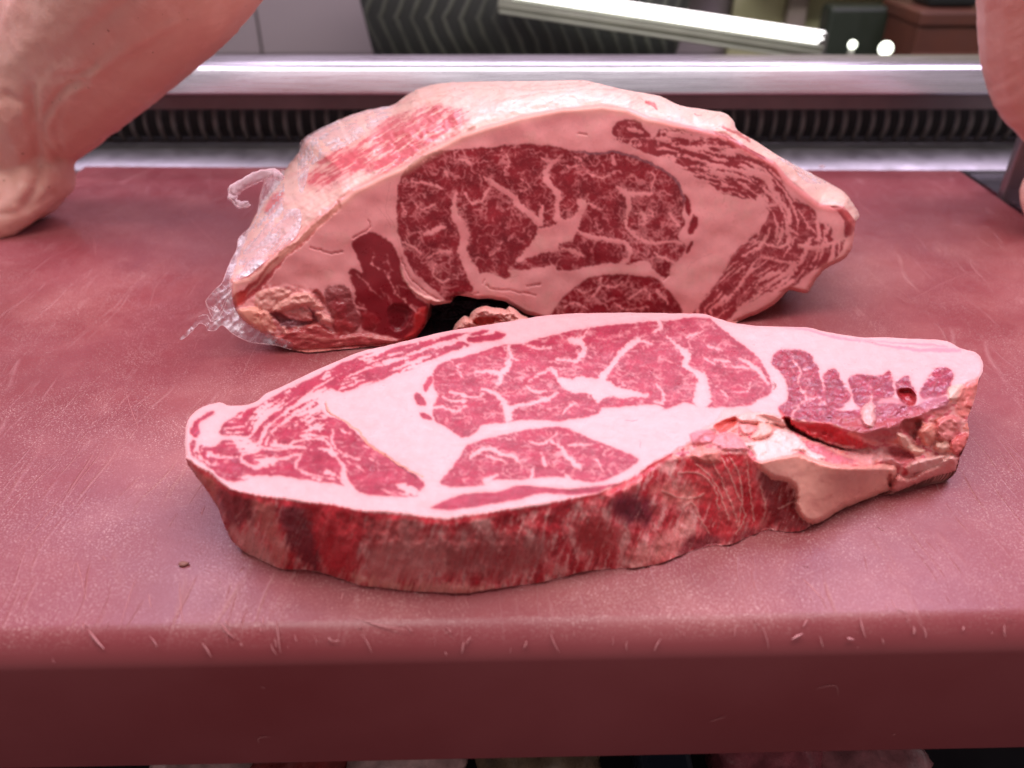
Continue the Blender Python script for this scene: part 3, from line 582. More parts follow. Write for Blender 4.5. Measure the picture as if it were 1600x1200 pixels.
# ================================================================== ROAST
film_data = {}
def build_roast():
    c3 = lambda pts: P(280, 120, 2.727, pts)
    c4 = lambda pts: P(580, 120, 3.0, pts)
    c5 = lambda pts: P(900, 120, 3.0, pts)
    c1 = lambda pts: P(270, 240, 3.75, pts)
    cb = lambda pts: P(640, 420, 5.714, pts)
    ck = lambda pts: P(400, 340, 5.0, pts)
    sil = [(363, 466), (358, 440), (366, 408), (378, 378), (392, 350), (404, 328), (418, 304), (430, 290), (448, 262), (467, 238), (476, 218), (500, 203), (520, 192), (533, 186), (566, 174), (595, 168), (614, 164), (634, 150), (658, 137), (691, 130), (723, 128), (780, 127), (813, 127), (870, 126), (913, 126), (937, 131), (980, 141), (1030, 150), (1063, 165), (1100, 171), (1133, 177), (1147, 191), (1153, 204), (1183, 222), (1217, 244), (1250, 262), (1283, 279), (1317, 299), (1333, 318), (1343, 337), (1337, 346), (1334, 373), (1329, 392), (1317, 406), (1290, 420), (1273, 440), (1260, 458), (1233, 454), (1213, 473), (1190, 487), (1153, 503), (1120, 520), (1040, 524), (940, 512), (880, 506)]
    low = cb([(1180, 440), (1040, 402), (1000, 380), (900, 322), (840, 290), (700, 265), (600, 270), (530, 250), (430, 240), (370, 262), (372, 300), (220, 325), (190, 310), (172, 350), (155, 420), (140, 500), (70, 600)]) + [(646, 530), (620, 537), (600, 540), (560, 543), (520, 547), (480, 550), (450, 545), (426, 533), (408, 519), (390, 508), (377, 496), (369, 483)]
    out = crm(sil+low, 4)
    arc = np.cumsum(np.r_[0, np.hypot(*np.diff(out, axis=0).T)])
    out = out+np.stack([noise(arc/7, arc*0, 4), noise(arc/8, arc*0, 9)], 1)*.9
    edge = [(362, 438), (387, 431), (403, 419), (425, 400), (446, 384), (467, 368), (499, 339), (526, 317), (551, 296), (595, 274), (632, 258), (663, 238), (690, 224), (720, 209), (767, 194), (813, 180), (880, 168), (940, 163), (980, 168), (1013, 182), (1063, 193), (1100, 202), (1133, 208), (1177, 236), (1210, 253), (1233, 280), (1260, 302), (1280, 318), (1300, 322), (1318, 322), (1336, 345)]
    face = edge+[(1360, 370), (1340, 400), (1300, 440), (1270, 480), (1200, 510), (1150, 530), (700, 560), (400, 560), (350, 500)]
    F = Field(350, 118, 1350, 560, 1.25, 1.3, 41, 1.0)
    U, V = F.U, F.V
    outside = F.sd([tuple(p) for p in out], raw=True, smooth=1, m=400); mask = outside < 0
    dF = F.sd(face, raw=True, smooth=1, m=400)
    x, y, z = rays(U, V); b, l = .125, .20
    inv = (y-b*x-l*z)/(.4374+.25*l); T = 1/inv
    d1 = np.clip(dF, 0, None); span = d1+np.clip(-outside, .01, None); q = np.clip(d1/(span+1e-6), 0, 1)
    e = .00135*np.minimum(span, 95)*(.35*q+.65*(1-np.sqrt(np.clip(1-q*q, 0, 1))))
    T = T+e/y
    # the edges of the face roll away
    r = np.clip(1+dF/9., 0, 1); T = T+.0022*r*r/y
    rim = np.clip(1+outside/6., 0, 1); T = T+.004*rim**2
    rel = .0016*fbm(U/80, V/60, 3, 2)*(dF < 0)+.004*fbm(U/55, V/40, 5)*sm(dF, -2, 8)+.0003*fbm(U/14, V/10, 6)*sm(dF, 0, 6)
    # ---- tints
    fat = np.array((.91, .36, .36)); mus = np.array((.27, .013, .022))
    C = np.ones(U.shape+(3,))*fat
    C = mixc(C, sm(fbm(F.WU/60, F.WV/34, 2), .1, .5)*.35, (.72, .25, .235)); C = mixc(C, sm(fbm(F.WU/50, F.WV/50, 4), .1, .5)*.4, (.78, .38, .34))
    eye = c4([(122, 560), (130, 490), (175, 415), (240, 372), (330, 346), (450, 340), (560, 330), (650, 318), (760, 317), (850, 326), (950, 346), (1060, 356), (1130, 347), (1200, 362), (1280, 388), (1350, 422), (1420, 470), (1458, 530), (1470, 580), (1455, 640), (1470, 690), (1440, 745), (1475, 800), (1440, 860), (1400, 895), (1385, 945), (1330, 910), (1290, 862), (1200, 880), (1150, 872), (1050, 882), (950, 905), (870, 905), (855, 880), (740, 905), (640, 903), (655, 930), (630, 950), (590, 930), (520, 915), (500, 960), (480, 1002), (410, 1020), (360, 1050), (300, 1000), (230, 945), (180, 890), (150, 810), (126, 720), (120, 640)])
    low = c4([(840, 1120), (880, 1060), (930, 1008), (980, 968), (1040, 936), (1120, 926), (1250, 932), (1340, 946), (1375, 985), (1440, 1060), (1460, 1130), (1440, 1220), (800, 1220)])
    isl = [c4([(1470, 545), (1500, 610), (1496, 650), (1474, 630)]), c4([(1515, 645), (1532, 690), (1500, 740), (1485, 715)]), c4([(1508, 768), (1495, 815), (1475, 825), (1482, 790)])]
    rib = ck([(880, 112), (950, 130), (1030, 180), (1085, 230), (1125, 330), (1150, 450), (1200, 540), (1255, 620), (1345, 680), (1335, 760), (1322, 850), (1260, 930), (1160, 955), (1060, 930), (1000, 925), (850, 880), (812, 820), (815, 740), (780, 700), (762, 600), (740, 500), (722, 425), (760, 400), (830, 425), (800, 330), (770, 270), (745, 210), (790, 160)])
    knob = ck([(545, 560), (600, 530), (690, 540), (735, 570), (765, 660), (800, 740), (820, 830), (760, 900), (700, 880), (640, 930), (600, 850), (570, 740), (540, 650)])
    bott = ck([(90, 950), (180, 905), (250, 865), (380, 850), (440, 805), (520, 830), (640, 900), (760, 895), (850, 890), (1000, 930), (1160, 950), (1260, 930), (1240, 960), (1000, 1010), (700, 1020), (400, 1060), (200, 1030)])
    cap0 = c5([(170, 240), (200, 212), (250, 198), (305, 212), (322, 250), (345, 270), (338, 295), (270, 293), (200, 288), (172, 270)])
    cap = c5([(400, 236), (470, 245), (560, 262), (640, 258), (720, 285), (810, 320), (880, 370), (945, 440), (985, 520), (1040, 575), (1110, 620), (1140, 680), (1195, 705), (1200, 750), (1225, 770), (1262, 765), (1250, 808), (1190, 870), (1090, 920), (1000, 1000), (900, 1010), (830, 1050), (760, 1090), (700, 1150), (540, 1150), (580, 1062), (640, 990), (690, 920), (740, 842), (780, 790), (845, 735), (880, 690), (905, 640), (880, 600), (840, 575), (770, 570), (700, 550), (620, 502), (560, 468), (535, 442), (490, 430), (445, 392), (380, 372), (310, 352), (255, 322), (180, 292), (280, 296), (360, 290)])
    rimr = c5([(1190, 597), (1250, 615), (1298, 655), (1303, 720), (1270, 752), (1256, 738), (1262, 690), (1235, 640)])
    st1 = c1([(965, 275), (930, 330), (860, 385), (800, 440), (720, 522), (650, 556), (570, 640), (490, 735), (410, 800), (348, 850), (362, 900), (430, 865), (520, 790), (560, 750), (600, 690), (680, 600), (760, 540), (850, 440), (930, 370), (985, 320)])
    for pts in ([(400, 545, 16), (385, 600, 28), (390, 650, 40), (420, 690, 46), (440, 740, 48), (425, 800, 42), (440, 850, 48), (470, 910, 60), (505, 975, 66)], [(245, 742, 14), (290, 722, 22), (345, 703, 18)], [(188, 490, 8), (250, 497, 14), (330, 520, 9)],
                [(400, 388, 8), (440, 390, 20), (468, 412, 18)], [(440, 548, 8), (470, 592, 14), (520, 580, 10), (540, 542, 14), (562, 500, 14)], [(525, 470, 8), (560, 490, 20), (600, 520, 28), (650, 545, 28), (690, 600, 30), (740, 640, 32), (790, 690, 40)],
                [(800, 382, 10), (850, 402, 24), (820, 440, 26), (820, 480, 28), (850, 522, 30), (880, 560, 30), (870, 612, 20), (870, 665, 30)], [(860, 402, 24), (882, 370, 8)], [(1130, 372, 14), (1142, 412, 14)],
                [(960, 380, 14), (990, 412, 10), (920, 422, 9)], [(1160, 520, 20), (1192, 550, 32), (1210, 592, 28), (1198, 640, 18)], [(1190, 550, 26), (1250, 552, 22), (1312, 545, 14)], [(1020, 590, 12), (1070, 620, 12), (1105, 622, 8)],
                [(978, 735, 20), (1050, 755, 22), (1130, 770, 22), (1195, 785, 24), (1215, 830, 22), (1180, 872, 26)], [(1198, 640, 14), (1200, 700, 16), (1230, 740, 20), (1280, 770, 16), (1350, 780, 18), (1400, 770, 18), (1455, 782, 20)],
                [(1265, 640, 14), (1292, 680, 14), (1260, 692, 10)], [(1310, 522, 8), (1330, 470, 9), (1300, 440, 7)], [(885, 800, 8), (950, 820, 20), (990, 842, 12)], [(265, 852, 12), (320, 820, 16), (372, 822, 14)], [(300, 880, 9), (290, 920, 9), (330, 962, 11), (365, 950, 8)],
                [(150, 780, 9), (200, 800, 14), (242, 832, 12)], [(140, 590, 8), (162, 642, 10)], [(340, 430, 8), (362, 482, 9)], [(800, 612, 20), (792, 680, 28)], [(700, 470, 9), (740, 520, 10), (700, 540, 8)], [(1400, 640, 10), (1440, 700, 12)], [(610, 340, 6), (650, 400, 8), (620, 440, 6)],
                [(560, 840, 8), (600, 800, 10), (620, 770, 6)], [(200, 590, 8), (240, 620, 10), (300, 600, 8)], [(1010, 450, 7), (1060, 470, 9), (1120, 460, 7)], [(1240, 640, 10), (1320, 650, 12), (1300, 620, 8)], [(1330, 830, 12), (1390, 860, 16), (1440, 880, 12)],
                [(1080, 940, 14), (1070, 990, 14), (1030, 1042, 10)], [(1070, 970, 10), (1130, 990, 10), (1172, 968, 10)], [(1210, 1040, 10), (1250, 1010, 14), (1290, 1000, 12), (1305, 1042, 12)], [(960, 992, 8), (1000, 1012, 10), (1030, 1000, 6)], [(900, 1080, 8), (960, 1060, 10), (1020, 1090, 8)], [(1140, 1060, 8), (1200, 1090, 8), (1300, 1080, 8)], [(1340, 1000, 14), (1390, 1060, 12)]):
        F.vline(c4(pts), 1/3.2, 1.0)
    def streak(guide, sc, st, sd=5):
        g = crm(guide, 4, False); best = np.full(U.shape, 1e9); al = np.zeros(U.shape); ac = np.zeros(U.shape); s0 = 0
        for a, b_ in zip(g[:-1], g[1:]):
            L = math.hypot(b_[0]-a[0], b_[1]-a[1]); d, t = seg_dist(F.WU, F.WV, a, b_)
            sg = np.sign((b_[0]-a[0])*(V-a[1])-(b_[1]-a[1])*(U-a[0])); m = d < best
            best[m] = d[m]; al[m] = (s0+t*L)[m]; ac[m] = (sg*d)[m]; s0 += L
        return noise(ac/sc, al/st, sd)+.6*noise(ac/sc*2.2, al/st*2, sd+1)+.25*noise(U/7, V/6, 7)
    sdc = F.sd(cap)
    s1 = streak(c5([(300, 330), (500, 350), (700, 400), (850, 460), (960, 570), (1010, 700), (960, 850), (800, 960), (650, 1100)]), 6.5, 55)
    upper = sm(F.WV, 330, 300); F.vein = np.minimum(F.vein, np.where(sdc < 4, (.16*upper-.38*(1-upper)+.10-s1)*0+np.where(upper > .5, (-.13-s1)*-9, (-.34-s1)*-9), 99))
    for pts in ([(460, 380, 18), (450, 400, 28), (480, 430, 14)], [(540, 420, 10), (640, 430, 12), (720, 430, 18), (820, 450, 24), (890, 480, 24), (930, 540, 22), (970, 600, 18), (1000, 650, 22), (990, 720, 22), (1000, 772, 24)], [(685, 355, 20), (715, 360, 26), (742, 362, 12)],
                [(375, 290, 18), (412, 286, 20), (440, 300, 12)], [(500, 280, 14), (540, 300, 10)], [(400, 258, 10), (480, 268, 16), (540, 285, 20), (600, 270, 14), (650, 285, 8)], [(860, 572, 36), (900, 602, 22), (960, 600, 14), (1000, 620, 10)], [(1000, 770, 22), (950, 800, 12), (860, 770, 10), (800, 772, 8)],
                [(1100, 758, 20), (1072, 830, 22), (1040, 880, 18), (980, 870, 14), (900, 852, 11), (850, 850, 9), (820, 900, 13), (780, 960, 15), (740, 1010, 13), (700, 1062, 11)], [(1250, 762, 22), (1180, 790, 20), (1110, 802, 22), (1050, 790, 18)], [(960, 920, 12), (880, 940, 13), (840, 990, 11)], [(900, 990, 10), (800, 1060, 12), (760, 1085, 10)],
                [(980, 640, 10), (990, 700, 12), (1040, 740, 9)], [(1040, 620, 8), (1090, 700, 10), (1150, 760, 8)], [(560, 330, 10), (640, 325, 14), (720, 330, 8)]):
        F.vline(c5(pts), 1/3., .3)
    sde, sdl, sdr, sdk, sdb = F.sd(eye), F.sd(low), F.sd(rib), F.sd(knob), F.sd(bott)
    sdc = np.minimum.reduce([sdc, F.sd(cap0), F.sd(rimr)]); sdi = np.minimum.reduce([F.sd(p) for p in isl]); sds = F.sd(st1)
    cen = F.sd(c4([(862, 690), (875, 655), (905, 668), (955, 650), (972, 605), (960, 580), (1002, 575), (1005, 620), (980, 680), (962, 735), (932, 770), (880, 785), (872, 822), (840, 822), (780, 838), (735, 850), (690, 870), (680, 860), (720, 812), (770, 755), (790, 712)]))
    F.vein = np.minimum(F.vein, cen); F.vein = np.minimum(F.vein, F.sd(c5([(238, 242), (260, 235), (300, 250), (310, 268), (270, 262)])))
    rnd = random.Random(9)
    j, i = np.nonzero((sde < -2) | (sdl < -2))
    for n in range(260):
        m = rnd.randrange(len(j)); uu, vv = F.U[j[m], i[m]], F.V[j[m], i[m]]
        F.twig(uu, vv, rnd.gauss(.25, .9)+rnd.choice((0, math.pi)), rnd.uniform(6, 26), rnd.uniform(1.4, 3.2), 0, rnd, 3.2, .75, .32)
    for n in range(70):
        uu, vv = rnd.uniform(980, 1065), rnd.uniform(300, 420)
        F.twig(uu, vv, rnd.uniform(0, 6.3), rnd.uniform(8, 22), rnd.uniform(1.8, 3.4), 0, rnd, 3.2, .7, .35)
    j, i = np.nonzero((sdc < -2))
    for n in range(110):
        m = rnd.randrange(len(j)); F.twig(F.U[j[m], i[m]], F.V[j[m], i[m]], rnd.gauss(.6 if V[j[m], 0] < 330 else -.8, .5), rnd.uniform(8, 24), rnd.uniform(.9, 1.8), 1, rnd, 3.2, .4, .2)
    for n in range(16):
        F.twig(rnd.uniform(560, 650), rnd.uniform(380, 500), 1.0+rnd.gauss(0, .3), rnd.uniform(10, 40), rnd.uniform(.8, 1.4), 1, rnd, 3.2, .25, .2)
    F.line([(a, b_, c/5) for a, b_, c in ck([(1020, 430, 10), (1050, 500, 9), (1090, 590, 9), (1160, 640, 8), (1250, 740, 14), (1320, 760, 20)])])
    F.line([(a, b_, c/5) for a, b_, c in ck([(900, 240, 6), (920, 290, 5), (900, 370, 5), (980, 400, 5), (1030, 430, 6)])])
    F.line([(a, b_, c/5) for a, b_, c in ck([(780, 440, 5), (860, 500, 7), (900, 560, 6), (990, 640, 5)])], None, False, F.fine)
    F.line([(a, b_, c/5) for a, b_, c in ck([(735, 450, 6), (760, 560, 10), (780, 690, 12), (860, 720, 8)])])
    ridge = np.abs(noise(F.WU/10, F.WV/9, 71))+.35*sm(noise(U/26, V/22, 77), .25, -.1)
    nat = .8*ragged(F)*np.maximum((sde < 0) | (sdl < 0), ((sdc < 0) & (V > 330))*.5)
    fine = np.maximum(nat, np.maximum(.7*np.clip(.5-F.fine/1.6, 0, 1), .12*np.where((sde < 0) | (sdl < 0), np.clip(.5-(ridge-.05)*9, 0, 1), 0)))
    sdm = np.minimum.reduce([sde, sdl, sdi, sdr, sdc]); m = np.clip(.5-sdm/1.5, 0, 1); vein = np.clip(.5-F.vein/1.5, 0, 1)
    M = m*(1-np.maximum(vein, fine))
    M = .3*M+.7*blur(M, 1); Mb = blur(M, 6); C = C*(1-Mb[..., None]*np.array((.03, .30, .26)))
    mc = mus*(1+.38*fbm(U/30, V/26, 55))[..., None]*(1+.10*noise(U/2.6, V/2.6, 56))[..., None]
    mc = mixc(mc, sm(-sdr, -1, 1)*.6, (.25, .014, .022)); mc = mixc(mc, sm(-sdc, 0, 2)*.35, (.38, .06, .07))
    C = C*(1-M[..., None])+mc*M[..., None]
    # grey-mauve film along the top of the eye
    C = mixc(C, np.exp(-((sde+1.5)/2.)**2)*sm(U, 880, 930)*sm(V, 330, 300)*.6, (.30, .14, .17))
    def dome(pts, h, soft, col=None, a=1., cs=1.5, n=0.):
        nonlocal C, rel
        d = F.sd(pts); w = np.clip(-d/soft, 0, 1); rel += h*(1-(1-w)**2)
        if n: rel += n*w*fbm(U/7, V/6, int(abs(h)*1e6) % 97)
        if col is not None: C = mixc(C, sm(d, cs, -cs)*a, col)
        return d
    # left stripe, with a pale thread in it
    C = mixc(C, sm(sds+1.5*noise(U/8, V/8, 3), 1.5, -1.5)*.95, (.44, .045, .05)); rel -= .001*sm(sds, 1, -3)
    C = mixc(C, sm(F.sd(c1([(345, 850), (362, 905), (400, 880), (440, 820), (400, 800)])), 4, -4)*.8, (.62, .05, .04))
    thr = np.full(U.shape, 99.)
    F.line([(a, b_, c/3.75) for a, b_, c in c1([(900, 330, 6), (800, 440, 8), (700, 560, 10), (640, 610, 22), (590, 650, 30), (560, 690, 22), (500, 760, 12), (430, 830, 6)])], None, False, thr)
    C = mixc(C, np.clip(.5-thr/2, 0, 1)*.7, (.70, .26, .22))
    # torn edge at the left
    rel += .0018*sm(F.sd(ck([(0, 560), (400, 560), (560, 700), (520, 850), (100, 960), (0, 900)])), 6, -6)*fbm(F.WU/14, F.WV/10, 33)
    dome(ck([(120, 720), (180, 660), (300, 600), (430, 590), (500, 680), (540, 720), (450, 710), (400, 685), (330, 700), (220, 740), (150, 745)]), .003, 6, (.76, .34, .28), .8)
    dome(ck([(0, 590), (70, 565), (200, 550), (280, 580), (180, 660), (100, 730), (0, 710)]), .0015, 5, (.74, .33, .27), .7)
    dome(c1([(365, 930), (400, 905), (480, 900), (520, 930), (530, 1000), (540, 1050), (480, 1050), (420, 1010), (385, 970)]), .003, 5, (.80, .33, .24), .9)
    dome(c1([(500, 930), (560, 925), (590, 980), (600, 1030), (540, 1050), (515, 990)]), .003, 5, (.78, .31, .24), .9)
    dome(ck([(105, 740), (200, 742), (260, 780), (390, 800), (440, 780), (405, 690), (455, 735), (520, 780), (450, 830), (330, 850), (200, 850), (150, 795)]), -.0022, 4, (.20, .018, .028), .85, 2.5, .001)
    dome(ck([(190, 730), (260, 700), (330, 690), (400, 720), (440, 780), (400, 800), (320, 775), (230, 760)]), .001, 5, (.56, .17, .15), .7)
    dome(ck([(190, 830), (250, 795), (340, 800), (370, 830), (300, 855), (230, 860)]), .002, 5, (.28, .10, .12), .9)
    dome(ck([(440, 590), (480, 570), (540, 640), (550, 710), (500, 660)]), -.002, 4, (.36, .04, .04), .8, 3)
    C = mixc(C, sm(sdk, 2, -2)*.9, (.24, .015, .02)); rel += .001*(1-(1-np.clip(-sdk/14, 0, 1))**2)+.0012*sm(sdk, 3, -3)*fbm(U/16, V/12, 97)
    dome(ck([(560, 600), (560, 560), (610, 535), (700, 545), (725, 580), (700, 600), (640, 575), (590, 590)]), .0, 4, (.36, .08, .08), .5, 5)
    dome(ck([(590, 670), (640, 640), (700, 680), (690, 780), (640, 780), (600, 740)]), .0015, 9, (.36, .02, .03), .7, 5)
    C = mixc(C, sm(sdb+2*fbm(U/9, V/9, 4), 2, -2)*.95, (.46, .045, .05)); C = mixc(C, sm(sdb, 2, -2)*sm(fbm(F.WU/26, F.WV/7, 93), .02, .3)*.7, (.62, .17, .15)); rel += .0022*sm(sdb, 0, -8)+.0012*sm(sdb, 0, -4)*fbm(U/26, V/7, 93)
    dome(ck([(460, 740), (500, 735), (560, 770), (600, 800), (600, 840), (540, 830), (480, 790)]), .004, 5, (.78, .33, .29), .9)
    dome(ck([(190, 860), (230, 850), (250, 900), (220, 905)]), .003, 4, (.76, .30, .26), .9); dome(ck([(80, 890), (130, 880), (150, 905), (100, 920)]), .003, 4, (.6, .30, .28), .8)
    dome(ck([(600, 780), (700, 790), (760, 860), (650, 920), (600, 850)]), .001, 9, (.46, .03, .035), .7, 6)
    dome(ck([(830, 740), (940, 760), (960, 850), (850, 880), (820, 820)]), .001, 10, (.34, .018, .024), .6, 6)
    dome(ck([(1240, 740), (1330, 700), (1340, 760), (1300, 860), (1220, 940), (1150, 950), (1230, 860)]), .001, 6, (.56, .03, .03), .8, 4)
    dome(ck([(1040, 690), (1170, 680), (1220, 760), (1150, 880), (1040, 860)]), -.003, 10, (.17, .008, .015), .6, 6)
    dome(ck([(1130, 380), (1200, 530), (1330, 610), (1500, 655), (1480, 675), (1380, 680), (1260, 610), (1180, 530), (1140, 440)]), .0015, 5, (.80, .36, .31), .7, 2)
    # creases in the fat
    cr = np.full(U.shape, 99.)
    for pts in (cb([(440, 210), (560, 225), (620, 215)]), cb([(690, 150), (760, 185), (900, 190), (1000, 215), (1120, 235)]), cb([(1040, 155), (1110, 150), (1160, 135)]), cb([(650, 130), (670, 95)]), ck([(430, 230), (520, 265), (600, 275), (680, 265)]), ck([(880, 20), (890, 80), (760, 160)]),
                c5([(780, 790), (740, 840), (690, 920)]), c5([(10, 268), (50, 270)]), c4([(140, 850), (180, 940), (260, 1010), (330, 1050)]), c5([(410, 955), (435, 930)])):
        F.line([(p[0], p[1], 1.2) for p in crm(pts, 3, False)], None, False, cr)
    C = mixc(C, np.clip(.5-cr/1.5, 0, 1)*.7, (.36, .06, .06)); rel -= .001*np.clip(.5-cr/2, 0, 1)
    fan = np.full(U.shape, 99.)
    for pts in (c3([(850, 560), (880, 600), (900, 650)]), c3([(900, 450), (880, 560), (920, 640)]), c3([(930, 680), (960, 800), (1040, 900), (1130, 960)]), c3([(500, 730), (600, 740), (700, 745)]), ck([(480, 430), (540, 400), (600, 420)]), ck([(300, 440), (330, 400)]), cb([(980, 60), (880, 75)]), cb([(700, 180), (900, 250), (1050, 330)]), c5([(640, 830), (560, 860), (520, 900)]), c5([(700, 560), (690, 600)])):
        F.line([(p[0], p[1], .9) for p in crm(pts, 3, False)], None, False, fan)
    C = mixc(C, np.clip(.5-fan/1.5, 0, 1)*.35, (.55, .16, .15))
    # ---- outer surface
    fl = sm(dF, -.5, 1.5)
    fc = np.ones(U.shape+(3,))*np.array((.86, .52, .45))
    fs = noise((F.WU+1.9*F.WV)/8, (F.WU*.5-F.WV)/60, 12); fc = mixc(fc, sm(fs, .1, .45)*.5, (.80, .36, .33))
    fc = mixc(fc, sm(fbm(U/40, V/30, 9), 0, .4)*.5, (.88, .56, .52))
    dR = F.sd(c3([(560, 420), (600, 370), (640, 335), (760, 285), (850, 212), (960, 162), (1100, 128), (1195, 148), (1222, 182), (1150, 250), (1050, 312), (940, 382), (850, 422), (830, 395), (700, 432), (600, 470), (545, 450)]))+3*fbm(U/9, V/9, 8)
    stv = noise((F.WU*.62+F.WV)/5.5, (F.WU-F.WV*.62)/46, 13)+.5*noise((F.WU*.62+F.WV)/2.6, (F.WU-F.WV*.62)/30, 14)
    fc = mixc(fc, sm(dR+2.5*noise(U/5, V/5, 77)+9*noise((U*.62+V)/9, (U-V*.62)/60, 78), 7, -6)*sm(stv, .75, -.1)*.95, (.58, .055, .09)); fc = mixc(fc, sm(F.sd(c3([(360, 570), (400, 500), (445, 490), (430, 530), (390, 585)])), 3, -3)*.8, (.66, .12, .14))
    fc = mixc(fc, sm(dR, 14, -2)*.25, (.72, .22, .22)); C = C*(1-fl[..., None])+fc*fl[..., None]
    for pts, w_ in ((c4([(1290, 115), (1330, 130), (1335, 150)]), 4), (c5([(690, 240), (750, 262), (810, 300)]), 5), (c5([(330, 118), (365, 140)]), 3), (c5([(560, 175), (590, 180)]), 2)):
        g = np.full(U.shape, 99.); F.line([(p[0], p[1], w_) for p in pts], None, False, g); C = mixc(C, np.clip(.5-g/2, 0, 1)*.8, (.50, .05, .07))
    gr = np.full(U.shape, 99.)
    for pts in (c4([(200, 100), (400, 60), (600, 55), (1060, 25)]), c4([(120, 140), (300, 90), (420, 100)]), c4([(430, 150), (700, 90), (1000, 60), (1200, 62)]), c4([(560, 40), (760, 62), (1000, 40)])):
        F.line([(p[0], p[1], .9) for p in crm(pts, 3, False)], None, False, gr)
    C = mixc(C, np.clip(.5-gr/2, 0, 1)*.6, (.58, .22, .18)); rel -= .0012*np.clip(.5-gr/2.5, 0, 1)
    # reddish band where the fat cap turns over the edge, warm cut rim under it
    C = mixc(C, np.exp(-((dF-1)/3.)**2)*sm(U, 760, 660)*.55, (.74, .16, .15)); C = mixc(C, np.exp(-((dF+5)/5.)**2)*sm(U, 1010, 1040)*.5, (.66, .12, .11))
    C = mixc(C, np.exp(-((dF+6)/7.)**2)*sm(U, 1100, 1000)*.5, (.90, .46, .35))
    C = mixc(C, sm(outside, -12, -2)*sm(U, 1080, 1150)*sm(V, 330, 400)*.8, (.62, .19, .17))
    rel += np.where(dF < 0, -.00014*M, 0)+.00005*noise(U/2.2, V/2.2, 3)
    rel = blur(rel, 1); T = T-rel*1.05
    T = np.where(T*z+H < .0015, (.0015-H)/z, T)
    C = np.clip(C, .008, .95)
    tn = empty('beef_joint', (.03, .50, 0), "big marbled beef joint standing behind the steak, its cut face forward", "meat joint")
    parts = [('fat_cap', (dF > 0), 'f'), ('eye_muscle', sde < .5, 's'), ('lower_muscle', sdl < .5, 's'), ('rib_muscle', (sdr < .5), 's'), ('cap_muscle', sdc < .5, 's'), ('torn_meat', (np.minimum(sdk, sdb) < .5), 'r'), ('fat_seam', mask, 's')]
    PX, quad, ob = relief(F, mask, out, 1/T, C, parts, tn, {'s': M_face, 'w': M_wall, 'f': M_flank, 'r': M_wet})
    lp = rim_loop(PX, quad); camp = np.array((0, 0, H)); n = len(lp); cen = np.array(at_y(830, 330, .5))
    V_ = [lp]; dirs = lp-camp; dirs /= np.linalg.norm(dirs, axis=1, keepdims=True)
    for s_, f_ in ((.006, .985), (.03, .95), (.07, .88), (.11, .75), (.14, .5), (.15, .2)):
        c = cen+(cen-camp)/np.linalg.norm(cen-camp)*s_; r_ = lp+dirs*s_; r_ = c+(r_-c)*f_; r_[:, 2] = np.maximum(r_[:, 2], .0012); V_.append(r_)
    V_.append(np.array([V_[-1].mean(0)])); VV = np.concatenate(V_); Fc = []
    for k in range(6):
        for q_ in range(n): Fc.append((k*n+q_, k*n+(q_+1) % n, (k+1)*n+(q_+1) % n, (k+1)*n+q_))
    for q_ in range(n): Fc.append((6*n+q_, 6*n+(q_+1) % n, 7*n))
    mesh_obj('back_side', VV, Fc, M_under, tn)
    # pale curl of trimmed fat under the hollow
    G = Field(700, 470, 840, 530, 1.0, 1.0, 5)
    op = cb([(395, 525), (430, 470), (490, 420), (530, 432), (548, 395), (600, 352), (680, 331), (740, 345), (820, 352), (860, 362), (890, 336), (950, 366), (1000, 412), (1060, 442), (1060, 540), (800, 560), (420, 570)])
    oc = crm(op, 4); od = G.sd([tuple(p) for p in oc], raw=True, smooth=1); xx, yy, zz = rays(G.U, G.V)
    w = np.clip(-od/9, 0, 1); T2 = (.438-.012*(1-(1-w)**2)+.002*fbm(G.U/10, G.V/7, 3))/yy
    hol = G.sd(cb([(560, 450), (640, 425), (760, 432), (830, 462), (700, 500), (590, 505)])); T2 += .0015*sm(hol, 2, -3)
    for ln in (cb([(530, 432), (520, 480), (540, 540)]), cb([(820, 352), (810, 420), (860, 460)]), cb([(890, 340), (940, 400)])):
        g = np.full(G.U.shape, 99.); G.line([(p[0], p[1], 1) for p in ln], None, False, g); T2 += .003*np.clip(.5-g/3, 0, 1)
    C2 = mixc(np.ones(G.U.shape+(3,))*np.array((.88, .40, .35)), sm(hol, 2, -2), (.62, .07, .05)); T2 = np.minimum(T2, (.0012-H)/zz)
    relief(G, od < 0, oc, 1/T2, C2, [('fat_curl', od < 0, 'w')], tn, {'w': M_wall})
    film_data.update(F=F, T=T, mask=mask)
build_roast()
